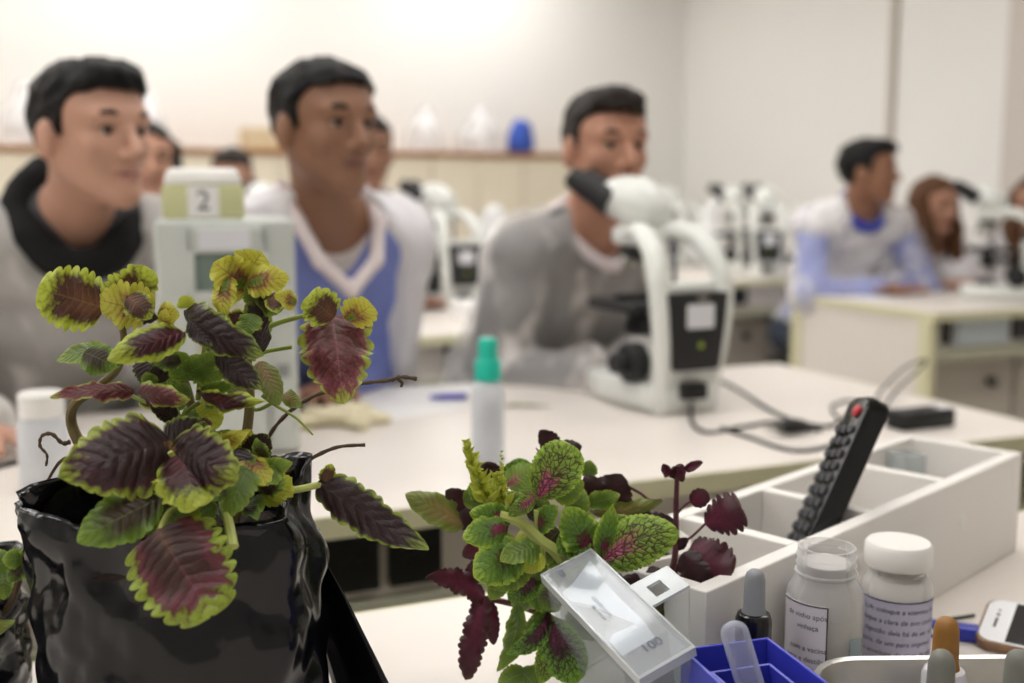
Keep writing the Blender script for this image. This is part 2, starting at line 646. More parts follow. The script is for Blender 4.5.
# wall cupboards with a brown wooden top along the back wall
CH, CV = 1.375, 6.02
names = ['far left end', 'second from the left end', 'behind the first young man', 'left of the tan box', 'under the tan box', 'behind the second young man', 'under the clear hoods', 'under the blue bag', 'right end, behind the third young man']
x = -1.95
for k, nm in enumerate(names):
    t = thing('wall_cupboard', 'cream laminate cupboard along back wall, ' + nm, 'cupboard', L(x, CV, 0), TH, 'cream cupboards along the back wall')
    obj('body', B((0, 0.02, 0.08), (0.57, 0.425, CH - 0.03)), M_cream, t)
    obj('plinth', B((0.0, 0.05, 0), (0.57, 0.4, 0.08)), M_black, t)
    for q in (0, 1):
        dr = obj('door', B((0.004 + q * 0.284, 0, 0.085), (0.282 + q * 0.284, 0.019, CH - 0.036), 0.002), M_cream, t)
        obj('handle', B((0.25 + q * 0.055, -0.018, 0.75), (0.262 + q * 0.055, 0, 0.87), 0.003), M_steel, dr)
    x += 0.572
o = tag(obj('cupboard_top', B((0, -0.02, CH - 0.03), (x + 1.95 + 0.02, 0.43, CH), 0.003), M_wood), 'brown wooden top running along the cream cupboards', 'shelf top')
o.location = L(-1.95, CV, 0)
o.rotation_euler = (0, 0, TH)

# ------------------------------------------------------------------ people
M_skin = skin_mat()
M_eye = mat('eye_white', '#b9aca2', 0.2, var=0.0)
M_iris = mat('iris_brown', '#1c100a', 0.15, var=0.02)
def hair_mat(name, c):
    t = NT(name)
    co = t.obco()
    mp = t.new('ShaderNodeMapping')
    mp.inputs['Scale'].default_value = (60, 60, 9)
    t.link(co, mp.inputs[0])
    n = t.noise(mp.outputs[0], 4, 4)
    c = col(c)
    t.link(t.mix(n, tuple(v * 0.5 for v in c[:3]) + (1,), tuple(v * 1.5 for v in c[:3]) + (1,)), t.b.inputs['Base Color'])
    t.b.inputs['Roughness'].default_value = 0.55
    t.b.inputs['Specular IOR Level'].default_value = 0.22
    t.bump(n, 0.7, 0.004)
    return t.m
M_hblack = hair_mat('hair_black', '#0d0a09')
M_hdark = hair_mat('hair_dark_brown', '#1d130d')
M_hbrown = hair_mat('hair_brown', '#5a3b24')
M_trouser = mat('denim', '#2b3443', 0.85, var=0.1)

def ik(S_, W_, l1, l2, pole):
    d = W_ - S_
    L_ = d.length
    if L_ > (l1 + l2) * 0.995:
        k = L_ / ((l1 + l2) * 0.99)
        l1 *= k
        l2 *= k
    a = math.acos(max(-1, min(1, (l1 * l1 + L_ * L_ - l2 * l2) / (2 * l1 * L_))))
    dn = d.normalized()
    p = (pole - dn * pole.dot(dn)).normalized()
    return S_ + dn * (l1 * math.cos(a)) + p * (l1 * math.sin(a))

def person(label, head, yaw, pitch=0, roll=0, hs=1.0, neck=None, hip=None, face=None, hands=None, skin='#c99a7c', h=0.005,
           hair='short', hairmat=None, group='students in the lab', clothes=None, build=1.0, quiff=0.0, handrot=(0.5, -0.5), pole=(0.45, 0.55, 0.6), vol=0.0055):
    """yaw: heading of the face, degrees from +x; face: heading of the chest; neck, hip, hands in world metres."""
    head, neck, hip = Vector(head), Vector(neck), Vector(hip)
    root_loc = Vector((hip.x, hip.y, 0))
    fz = R(face)
    fwd = Vector((math.cos(fz), math.sin(fz), 0))
    lat = Vector((-fwd.y, fwd.x, 0))          # the person's left
    up = (neck - hip).normalized()
    tf = (fwd - up * fwd.dot(up)).normalized()
    Rt = np.array([[lat.x, tf.x, up.x], [lat.y, tf.y, up.y], [lat.z, tf.z, up.z]])
    Hm = Matrix.Rotation(R(yaw - 90), 3, 'Z') @ Matrix.Rotation(R(pitch), 3, 'X') @ Matrix.Rotation(R(roll), 3, 'Y')
    Hn = np.array(Hm)
    hp = lambda x, y, z: np.array(head) + Hn @ (np.array([x, y, z]) * hs)
    sl = [neck + lat * (s * 0.178 * build) - up * 0.055 for s in (1, -1)]
    el, wr = [], []
    for i, s in enumerate((1, -1)):
        W = Vector(hands[i])
        wr.append(W)
        el.append(ik(sl[i], W, 0.29, 0.26, lat * (s * pole[0]) - Vector((0, 0, pole[1])) - fwd * pole[2]))
    hj = [hip + lat * (s * 0.09) for s in (1, -1)]
    seat_z = hip.z
    kn = [Vector((q.x, q.y, seat_z - 0.01)) + fwd * 0.40 + lat * (s * 0.05) for q, s in zip(hj, (1, -1))]
    an = [Vector((q.x, q.y, 0.09)) - fwd * 0.06 for q in kn]
    pts = [head, neck, hip] + sl + el + wr + kn + an + [a + fwd * 0.2 for a in an] + [w_ + fwd * 0.2 for w_ in wr]
    lo = [min(p[i] for p in pts) - 0.17 for i in range(3)]
    hi = [max(p[i] for p in pts) + 0.17 for i in range(3)]
    lo[2] = -0.02
    def torso(s, t, k=0.04, legs=False):
        mid = lambda f: hip + (neck - hip) * f
        Ln = (neck - hip).length
        s.ell(mid(0.66), np.array((0.158 * build, 0.104, 0.36 * Ln)) + t, Rt, k)
        s.ell(mid(0.34), np.array((0.142 * build, 0.102, 0.32 * Ln)) + t, Rt, k)
        s.ell(mid(0.03), np.array((0.165 * build, 0.12, 0.115)) + t, Rt, k)
        s.cap(sl[0], sl[1], 0.058 + t, None, k)
        for q in sl:
            s.cap(neck + up * 0.035, neck + (q - neck) * 0.75 + up * 0.012, 0.045 + t * 0.6, 0.045 + t, 0.03)
    def arms(s, t, k=0.03, cuff=1.0, sleeve_flare=0.0):
        for i in range(2):
            s.cap(sl[i], el[i], 0.053 + t, 0.042 + t + sleeve_flare, k)
            s.cap(el[i], el[i] + (wr[i] - el[i]) * cuff, 0.043 + t + sleeve_flare, 0.027 + t + sleeve_flare * 0.6, k)
    def legs(s, t):
        for i in range(2):
            s.cap(hj[i], kn[i], 0.082 + t, 0.058 + t, 0.04)
            s.cap(kn[i], an[i], 0.056 + t, 0.036 + t, 0.03)
    s = SDF(lo, hi, h)
    torso(s, 0.0)
    arms(s, 0.0)
    legs(s, 0.0)
    for a in an:
        s.cap(a - Vector((0, 0, 0.05)), a + fwd * 0.17 - Vector((0, 0, 0.062)), 0.04, 0.028, 0.02)
    # hands lying on the bench: palm, four fingers of unequal length, thumb from the side of the palm
    for i, sd in enumerate((1, -1)):
        W = wr[i]
        d = (W - el[i])
        d.z = 0
        d.normalize()
        d = (Matrix.Rotation(handrot[i], 3, 'Z') @ d).normalized()
        sv = Vector((-d.y, d.x, 0)) * (-sd)      # towards the thumb (inwards)
        pc = W + d * 0.05 + Vector((0, 0, -0.004))
        Rh = np.array([[sv.x, d.x, 0], [sv.y, d.y, 0], [0, 0, 1]])
        s.ell(pc, (0.040, 0.05, 0.017), Rh, 0.015)
        for f_, (off, ln) in enumerate(((0.03, 0.072), (0.010, 0.08), (-0.011, 0.074), (-0.031, 0.058))):
            b0 = W + d * 0.082 + sv * off + Vector((0, 0, 0.002))
            b1 = b0 + d * ln * 0.5 + sv * off * 0.15 + Vector((0, 0, 0.006))
            b2 = b1 + d * ln * 0.5 + sv * off * 0.1 - Vector((0, 0, 0.014))
            s.cap(b0, b1, 0.0095, 0.009, 0.006)
            s.cap(b1, b2, 0.009, 0.0072, 0.004)
        t0 = W + d * 0.03 + sv * 0.032
        t1 = t0 + d * 0.035 + sv * 0.022
        t2 = t1 + d * 0.032 + sv * 0.004 - Vector((0, 0, 0.005))
        s.cap(t0, t1, 0.013, 0.011, 0.01)
        s.cap(t1, t2, 0.011, 0.0085, 0.004)
    # neck and head
    s.cap(neck - up * 0.02, hp(0, -0.022, -0.05), 0.054 * hs, 0.050 * hs, 0.03)
    E = lambda c, r, k=0.02, sub=False: s.ell(hp(*c), np.array(r) * hs, Hn, k, sub)
    K = lambda a, b, ra, rb=None, k=0.015, sub=False: s.cap(hp(*a), hp(*b), ra * hs, (rb or ra) * hs, k, sub)
    E((0, -0.012, 0.028), (0.074, 0.095, 0.080), 0.03)
    E((0, 0.028, -0.03), (0.058, 0.064, 0.080), 0.03)
    E((0, 0.035, 0.035), (0.064, 0.055, 0.055), 0.03)
    for q in (1, -1):
        K((q * 0.051, 0.0, -0.046), (q * 0.016, 0.066, -0.098), 0.016, 0.015, 0.03)
        E((q * 0.042, 0.056, -0.026), (0.021, 0.024, 0.022), 0.02)
        K((q * 0.014, 0.087, 0.022), (q * 0.048, 0.074, 0.02), 0.009, 0.009, 0.015)
        E((q * 0.032, 0.098, -0.001), (0.018, 0.018, 0.010), 0.010, True)
        K((q * 0.017, 0.082, 0.0062), (q * 0.046, 0.073, 0.0045), 0.0042, 0.0042, 0.004)
        K((q * 0.018, 0.080, -0.009), (q * 0.045, 0.072, -0.008), 0.0042, 0.0042, 0.006)
        E((q * 0.079, -0.008, -0.012), (0.010, 0.02, 0.032), 0.008)
        E((q * 0.011, 0.094, -0.041), (0.009, 0.010, 0.008), 0.008)
    E((0, 0.072, -0.1), (0.02, 0.018, 0.018), 0.02)
    K((0, 0.087, 0.014), (0, 0.110, -0.034), 0.0065, 0.0115, 0.010)
    K((-0.02, 0.083, -0.064), (0.0, 0.092, -0.061), 0.0055, 0.006, 0.006)
    K((0.02, 0.083, -0.064), (0.0, 0.092, -0.061), 0.0055, 0.006, 0.006)
    K((-0.017, 0.083, -0.073), (0.0, 0.090, -0.075), 0.006, 0.0075, 0.006)
    K((0.017, 0.083, -0.073), (0.0, 0.090, -0.075), 0.006, 0.0075, 0.006)
    me, P = s.mesh('person', root_loc)
    # skin tone by vertex, with darker lips
    sk = np.array(col(skin)[:3])
    cc = np.tile(np.append(sk, 1.0), (len(P), 1))
    q = (P - np.array(head)) @ Hn / hs
    lip = np.clip(1.3 - np.sqrt((q[:, 0] / 0.026) ** 2 + ((q[:, 2] + 0.068) / 0.0105) ** 2), 0, 1) * (q[:, 1] > 0.06)
    lip = np.clip(lip * 2.2, 0, 1)[:, None]
    cc[:, :3] = cc[:, :3] * (1 - lip * 0.5) + np.array([0.40, 0.13, 0.12]) * sk.mean() * 2.0 * lip * 0.5
    at_ = me.color_attributes.new('Col', 'FLOAT_COLOR', 'POINT')
    at_.data.foreach_set('color', cc.astype(np.float32).ravel())
    body = finish('person', me, M_skin)
    body.location = root_loc
    tag(body, label, 'person', group)
    hm4 = Matrix.Translation(head - root_loc) @ Hm.to_4x4() @ Matrix.Scale(hs, 4)
    for sd in (1, -1):
        bm = bmesh.new()
        bmesh.ops.create_uvsphere(bm, u_segments=16, v_segments=10, radius=0.0125, matrix=hm4 @ Matrix.Translation((sd * 0.032, 0.0715, -0.002)) @ Matrix.Diagonal((1.1, 1, 0.55, 1)))
        ey = obj('eye', bm, M_eye, body, True)
        bm = bmesh.new()
        bm_lathe(bm, [(0.0001, 0.0), (0.0066, 0.0), (0.0058, 0.0014), (0.0001, 0.0018)], 14, hm4 @ Matrix.Translation((sd * 0.032, 0.0828, -0.002)) @ Matrix.Rotation(R(-90), 4, 'X'))
        obj('iris', bm, M_iris, ey, True)
        bm = bmesh.new()
        bm_tube(bm, [hm4 @ Vector(p) for p in ((sd * 0.013, 0.0945, 0.020), (sd * 0.028, 0.0925, 0.027), (sd * 0.042, 0.085, 0.026), (sd * 0.053, 0.074, 0.019))], [0.0036 * hs, 0.0052 * hs, 0.0048 * hs, 0.002 * hs], 8)
        obj('eyebrow', bm, hairmat, body, True)
        bm = bmesh.new()
        bm_tube(bm, [hm4 @ Vector(p) for p in ((sd * 0.018, 0.0845, 0.0015), (sd * 0.032, 0.0858, 0.0052), (sd * 0.044, 0.079, 0.0035), (sd * 0.049, 0.075, 0.001))], [0.0012 * hs, 0.0022 * hs, 0.002 * hs, 0.001 * hs], 6)
        obj('eyelashes', bm, M_iris, body, True)
    bm = bmesh.new()
    bm_tube(bm, [hm4 @ Vector(p) for p in ((-0.024, 0.0845, -0.0672), (-0.012, 0.0935, -0.0684), (0.0, 0.0958, -0.0678), (0.012, 0.0935, -0.0684), (0.024, 0.0845, -0.0672))], [0.0008 * hs, 0.0016 * hs, 0.0016 * hs, 0.0016 * hs, 0.0008 * hs], 6)
    obj('mouth_line', bm, mat('mouth_shadow', '#4a2220', 0.7), body, True)
    # hair
    pad = 0.17 * hs
    hl, hh = [head[i] - pad for i in range(3)], [head[i] + pad for i in range(3)]
    if hair == 'long':
        hl[2] = neck.z - 0.22
    g = SDF(hl, hh, max(0.004, h * 0.9))
    E = lambda c, r, k=0.02, sub=False: g.ell(hp(*c), np.array(r) * hs, Hn, k, sub)
    E((0, -0.012, 0.028), (0.074, 0.095, 0.080), 0.03)
    E((0, 0.028, -0.03), (0.058, 0.064, 0.080), 0.03)
    E((0, 0.035, 0.035), (0.064, 0.055, 0.055), 0.03)
    g.D = g.D - np.float32(vol * hs)
    if hair == 'short':
        E((0, 0.0, 0.068), (0.072, 0.094, 0.050), 0.02)
        if quiff:
            E((0, 0.060, 0.084), (0.056, 0.042, 0.022 + quiff), 0.02)
    if hair == 'crop':
        E((0, -0.002, 0.062), (0.076, 0.097, 0.052), 0.02)
    X, Y, Z = g.ax[0][:, None, None], g.ax[1][None, :, None], g.ax[2][None, None, :]
    d = [X - head.x, Y - head.y, Z - head.z]
    q = [(d[0] * Hn[0][i] + d[1] * Hn[1][i] + d[2] * Hn[2][i]) / hs for i in range(3)]
    if hair == 'long':
        line = np.interp(q[1], [-0.13, -0.05, 0.0, 0.03, 0.05, 0.09], [-0.3, -0.3, -0.3, -0.02, 0.045, 0.068])
    else:
        line = np.interp(q[1], [-0.13, -0.07, -0.045, -0.034, -0.026, 0.008, 0.013, 0.024, 0.032, 0.046, 0.09], [-0.075, -0.075, -0.05, -0.02, 0.014, 0.014, -0.008, -0.004, 0.036, 0.056, 0.066])
    g.D = np.maximum(g.D, ((line - q[2]) * 0.7 * hs).astype(np.float32))
    if hair == 'long':
        for sd in (1, -1):
            for (x0, y0, x1, y1) in ((0.068, -0.01, 0.085, 0.035), (0.06, -0.05, 0.075, -0.04), (0.03, -0.08, 0.04, -0.085), (0.075, 0.01, 0.07, 0.065)):
                g.cap(hp(sd * x0, y0, 0.03), Vector(hp(sd * x1, y1, -0.1)), 0.024 * hs, 0.03 * hs, 0.02)
                a = Vector(hp(sd * x1, y1, -0.1))
                g.cap(a, a + (fwd * 0.03 if y1 > 0 else -fwd * 0.03) - Vector((0, 0, 0.17)), 0.03, 0.022, 0.02)
        g.cap(hp(0, -0.08, 0), hp(0, -0.095, -0.22), 0.04, 0.045, 0.02)
        E((0, 0.08, -0.04), (0.058, 0.07, 0.11), 0.01, True)
    g.wrinkle(0.0022 * hs, 160, 3)
    hme, _ = g.mesh('hair', root_loc)
    finish('hair', hme, hairmat, body)
    # trousers
    g = SDF(lo, [hi[0], hi[1], hip.z + 0.2], 0.011)
    g.ell(hip, np.array((0.17, 0.125, 0.12)) + 0.006, Rt, 0.04)
    legs(g, 0.012)
    g.plane((0, 0, 0.10), (0, 0, -1))
    tme, _ = g.mesh('trousers', root_loc)
    finish('trousers', tme, M_trouser, body)
    ctx = dict(lo=lo, hi=hi, h=h, torso=torso, arms=arms, neck=neck, hip=hip, up=up, fwd=tf, lat=lat, root=root_loc, body=body, sl=sl, el=el, wr=wr, hp=hp, hs=hs, head=head)
    clothes(ctx)
    return body

def garment(c, name, m, t, with_arms=True, k=0.04, neck_cut=None, front_open=None, wr=0.0, wfreq=40, seed=1, cuff=0.95, flare=0.0, extra=None, bottom=None, hh=None, label=None):
    s = SDF([c['lo'][0], c['lo'][1], c['hip'].z - 0.16], c['hi'], hh or max(0.006, c['h'] * 1.2))
    c['torso'](s, t, k)
    if with_arms:
        c['arms'](s, t, 0.03, cuff, flare)
    if extra:
        extra(s)
    if wr:
        s.wrinkle(wr, wfreq, seed)
    if bottom:
        s.plane(c['hip'] - c['up'] * bottom, -c['up'])
    if neck_cut:
        for (a, r) in neck_cut:
            s.ell(a, r, None, 0.008, True)
    if front_open:
        front_open(s)
    me, _ = s.mesh(name, c['root'])
    return finish(name, me, m, c['body'], True, label)

M_gown = gown_mat('gown_over_grey', '#f6f1ee', 0.34, 0.85, 0.5)
M_gown1 = gown_mat('gown_thick_over_grey', '#f4f0ec', 0.5, 0.85, 0.4)
M_gownw = gown_mat('gown_white', '#f7f4f5', 0.8)
M_gowns = gown_mat('gown_sheer', '#f0eef4', 0.22, 0.85, 0.4)
M_knit = mat('grey_knit', '#4c4c4f', 0.9, var=0.12, scale=20)
M_knit2 = mat('blue_grey_knit', '#3f4349', 0.9, var=0.12, scale=20)
M_hood = mat('black_fleece', '#0b0b0d', 0.95, var=0.1)
M_blue = mat('periwinkle_cotton', '#808dd0', 0.85, var=0.1, scale=14)
M_tee = mat('white_cotton', '#d8d0cc', 0.9, var=0.05)
M_hem = mat('gown_hem', '#efe3e4', 0.8, var=0.03)
M_navy = mat('royal_blue_cotton', '#2c3fae', 0.85, var=0.08)

def ring_pts(c, r, drop, n=20, rise=0.0):
    """a ring around the neck, lower in front (drop) and higher behind (rise)"""
    out = []
    for k in range(n):
        a = 2 * PI * k / n
        f = math.cos(a)
        p = c['neck'] + c['fwd'] * (f * r * 1.05 + 0.012) + c['lat'] * (math.sin(a) * r) + c['up'] * (0.02 - drop * max(0, f) ** 2 + rise * max(0, -f))
        out.append(p)
    return out

def neck_ring(c, name, m, r, tube, drop, rise=0.0, flat=None):
    p = ring_pts(c, r, drop, 24, rise)
    s = SDF([c['neck'][i] - 0.2 for i in range(3)], [c['neck'][i] + 0.2 for i in range(3)], 0.005)
    for a, b in zip(p, p[1:] + p[:1]):
        s.cap(a, b, tube, None, 0.01)
    if tube > 0.02:
        s.wrinkle(0.003, 60, 4)
    me, _ = s.mesh(name, c['root'])
    return finish(name, me, m, c['body'])

def wear_first(c):
    garment(c, 'sweater', M_knit, 0.010, seed=2, wr=0.003)
    garment(c, 'gown', M_gown1, 0.026, wr=0.007, seed=5, cuff=0.97, flare=0.012, neck_cut=[(c['neck'] + c['up'] * 0.07 + c['fwd'] * 0.03, (0.105, 0.105, 0.10))])
    neck_ring(c, 'hood', M_hood, 0.086, 0.028, 0.03, 0.045)

def wear_second(c):
    N, f, u, l = c['neck'], c['fwd'], c['up'], c['lat']
    vcut = lambda s: [s.cap(N + u * 0.07 + f * 0.065 + l * (q * 0.03), N - u * 0.068 + f * 0.125, 0.070, 0.018, 0.01, True) for q in (-1, 0, 1)]
    garment(c, 't_shirt', M_tee, 0.006, with_arms=False, neck_cut=[(N + u * 0.06 + f * 0.055, (0.08, 0.08, 0.08))])
    garment(c, 'sweater', M_blue, 0.014, wr=0.004, seed=8, cuff=0.6, front_open=vcut)
    def side_open(s):
        H = c['hip']
        s.cap(N - u * 0.03 + f * 0.165, H + u * 0.2 + f * 0.20, 0.150, 0.135, 0.02, True)
        vcut(s)
    garment(c, 'gown', M_gownw, 0.026, wr=0.007, seed=11, cuff=0.98, flare=0.006, front_open=side_open)
    s = SDF([N[i] - 0.25 for i in range(3)], [N[i] + 0.25 for i in range(3)], 0.005)
    for q in (-1, 1):
        path = [N + u * 0.055 - f * 0.035 + l * (q * 0.078), N + u * 0.035 + f * 0.045 + l * (q * 0.078), N - u * 0.01 + f * 0.100 + l * (q * 0.055), N - u * 0.058 + f * 0.128]
        for a, b in zip(path, path[1:]):
            s.cap(a, b, 0.013, None, 0.008)
    me, _ = s.mesh('gown_border', c['root'])
    finish('gown_border', me, M_hem, c['body'])

def wear_third(c):
    N, f, u, l = c['neck'], c['fwd'], c['up'], c['lat']
    cut = [(N + u * 0.055 + f * 0.045, (0.082, 0.082, 0.075))]
    garment(c, 'sweater', M_knit2, 0.010, wr=0.003, seed=3, neck_cut=cut)
    garment(c, 'gown', M_gown, 0.026, wr=0.008, seed=15, flare=0.012, neck_cut=cut)
    neck_ring(c, 'gown_border', M_hem, 0.083, 0.011, 0.03, 0.012)

def wear_far(c):
    N, f, u, l = c['neck'], c['fwd'], c['up'], c['lat']
    cut = [(N + u * 0.07 + f * 0.03, (0.085, 0.085, 0.075))]
    garment(c, 'shirt', M_blue, 0.010, wr=0.003, seed=3, neck_cut=cut)
    def only_top(s):
        s.plane(c['hip'] + u * 0.22, -u)
    garment(c, 'gown', M_gowns, 0.024, wr=0.009, seed=21, flare=0.014, neck_cut=cut, bottom=0.15)
    garment(c, 'apron', M_gownw, 0.030, with_arms=False, neck_cut=cut, wr=0.006, seed=4, front_open=only_top)
    neck_ring(c, 'collar', M_navy, 0.078, 0.016, 0.02, 0.03)

def wear_plain(m1, m2, ring=None):
    def f_(c):
        N, f, u = c['neck'], c['fwd'], c['up']
        cut = [(N + u * 0.06 + f * 0.04, (0.085, 0.085, 0.075))]
        garment(c, 'sweater', m1, 0.010, wr=0.003, seed=3, neck_cut=cut)
        garment(c, 'gown', m2, 0.026, wr=0.008, seed=31, flare=0.012, neck_cut=cut)
    return f_

hz = TZ + 0.026
person('young man with black hood under a white gown, nearest at left, smiling slightly', at(90, 134, Y=1.76), -31, 2, 0, 0.98,
       neck=at(74, 226, Y=1.87), hip=L(-0.02, 2.34, 0.56), face=-58, hands=[L(0.22, 1.80, hz), L(-0.12, 1.80, hz)], skin='#bf937d',
       hair='short', hairmat=M_hblack, quiff=0.006, clothes=wear_first, group='students in gowns')
person('young man in blue sweater and open white gown, seated behind the numbered box', at(323, 126, Y=1.90), -43, 1, 0, 0.98,
       neck=at(326, 222, Y=2.0), hip=L(0.46, 2.38, 0.56), face=-56, hands=[L(0.46, 1.95, hz), L(0.30, 1.93, hz)], skin='#8a644c',
       hair='crop', hairmat=M_hblack, build=0.86, clothes=wear_second, group='students in gowns')
person('young man in sheer gown over grey sweater, looking past the nearest microscope', at(604, 147, Y=2.2), -65, 0, 0, 0.97,
       neck=at(588, 234, Y=2.30), hip=L(1.03, 2.42, 0.56), face=-52, build=0.88, pole=(0.12, 1.0, 0.12), hands=[L(1.12, 1.98, hz), L(0.98, 1.90, hz)], skin='#b5846c',
       hair='short', hairmat=M_hdark, quiff=0.012, clothes=wear_third, group='students in gowns')
person('boy in white and blue gown seen in profile at the corner of right bench', at(868, 171, Y=4.18), -28, 2, 0, 1.02, h=0.007,
       neck=at(858, 214, Y=4.26), hip=L(2.97, 3.74, 0.56), face=-72, hands=[L(2.94, 3.22, hz), L(2.86, 3.19, hz)], pole=(0.9, 0.6, 0.1), vol=0.011, skin='#94694e',
       hair='short', hairmat=M_hblack, quiff=0.006, clothes=wear_far, group='students at the right bench', handrot=(0.3, -0.3))
person('girl with long brown hair leaning to the microscope on the right bench', at(934, 203, Y=4.5), -68, -8, 0, 1.0, h=0.007,
       neck=at(932, 243, Y=4.58), hip=L(3.36, 3.86, 0.54), face=-70, hands=[L(3.40, 3.36, hz), L(3.24, 3.36, hz)], skin='#bb8c74',
       hair='long', hairmat=M_hbrown, clothes=wear_plain(M_knit, M_gownw), group='students at the right bench', build=0.74)
person('brown-haired student at the right edge of the picture, mostly out of frame', at(1036, 202, Y=4.34), -120, -10, 0, 1.0, h=0.009,
       neck=at(1040, 244, Y=4.42), hip=L(3.66, 3.74, 0.54), face=-67, hands=[L(3.70, 3.27, hz), L(3.56, 3.27, hz)], skin='#bb8c74',
       hair='long', hairmat=M_hbrown, clothes=wear_plain(M_knit, M_gownw), group='students at the right bench', build=0.74)
person('student with long black hair half hidden behind the nearest young man', at(146, 158, Y=3.45), -62, -4, 0, 1.04, h=0.009,
       neck=at(150, 212, Y=3.52), hip=L(0.30, 3.86, 0.55), face=-75, hands=[L(0.45, 3.42, hz), L(0.10, 3.42, hz)], skin='#bb8c74',
       hair='long', hairmat=M_hblack, clothes=wear_plain(M_knit, M_gownw), group='students on the second row', build=0.9)
person('student with short dark hair half hidden behind the second young man', at(366, 152, Y=3.6), -70, 0, 0, 1.04, h=0.009,
       neck=at(362, 205, Y=3.68), hip=L(0.98, 3.9, 0.55), face=-75, hands=[L(1.15, 3.46, hz), L(0.82, 3.46, hz)], skin='#8f664f',
       hair='short', hairmat=M_hdark, clothes=wear_plain(M_knit2, M_gownw), group='students on the second row')
person('brown-haired student seated far back behind the numbered box', at(233, 177, Y=4.5), -85, -10, 0, 1.0, h=0.009,
       neck=at(231, 218, Y=4.58), hip=L(0.86, 4.82, 0.5), face=-75, hands=[L(1.02, 4.55, 0.64), L(0.80, 4.55, 0.64)], skin='#bb8c74',
       hair='short', hairmat=M_hdark, clothes=wear_plain(M_knit, M_gownw), group='students on the second row', build=0.85)

# stools the students sit on
def stool(label, p, zs):
    t = thing('lab_stool', label, 'stool', (p.x, p.y, 0), 0, 'lab stools under the students')
    bm = bmesh.new()
    bm_lathe(bm, [(0.001, zs - 0.035), (0.155, zs - 0.035), (0.165, zs - 0.02), (0.16, zs - 0.004), (0.001, zs)], 28)
    obj('seat', bm, M_black, t, True)
    for k in range(4):
        a = PI / 4 + k * PI / 2
        bm = bmesh.new()
        bm_tube(bm, [(0.12 * math.cos(a), 0.12 * math.sin(a), zs - 0.036), (0.19 * math.cos(a), 0.19 * math.sin(a), 0)], 0.011, 8)
        obj('leg', bm, M_steel, t, True)
    bm = bmesh.new()
    bm_tube(bm, [(0.16 * math.cos(k * PI / 12), 0.16 * math.sin(k * PI / 12), zs * 0.4) for k in range(25)], 0.008, 6)
    obj('foot_ring', bm, M_steel, t, True)
for p, lab in ((L(-0.02, 2.36), 'young man with the black hood'), (L(0.46, 2.40), 'young man in blue sweater'), (L(1.03, 2.44), 'young man with grey sweater'), (L(2.97, 3.76), 'boy in white and blue gown'), (L(3.36, 3.88), 'girl with long hair')):
    stool('round black lab stool under the ' + lab, p, 0.44)

# ------------------------------------------------------------------ microscopes
M_scope = mat('microscope_enamel', '#e9ebe6', 0.28, var=0.01)
M_rubber = mat('black_rubber', '#19191b', 0.55, var=0.05)
M_sticker = mat('white_sticker', '#e4e4ea', 0.5, var=0.02)
M_green = mat('green_mark', '#9fb63a', 0.5, var=0.05)
M_glass = mat('lens_glass', '#2a3040', 0.05, var=0.0)
M_cable = mat('black_cable', '#1a1a1c', 0.45, var=0.05)

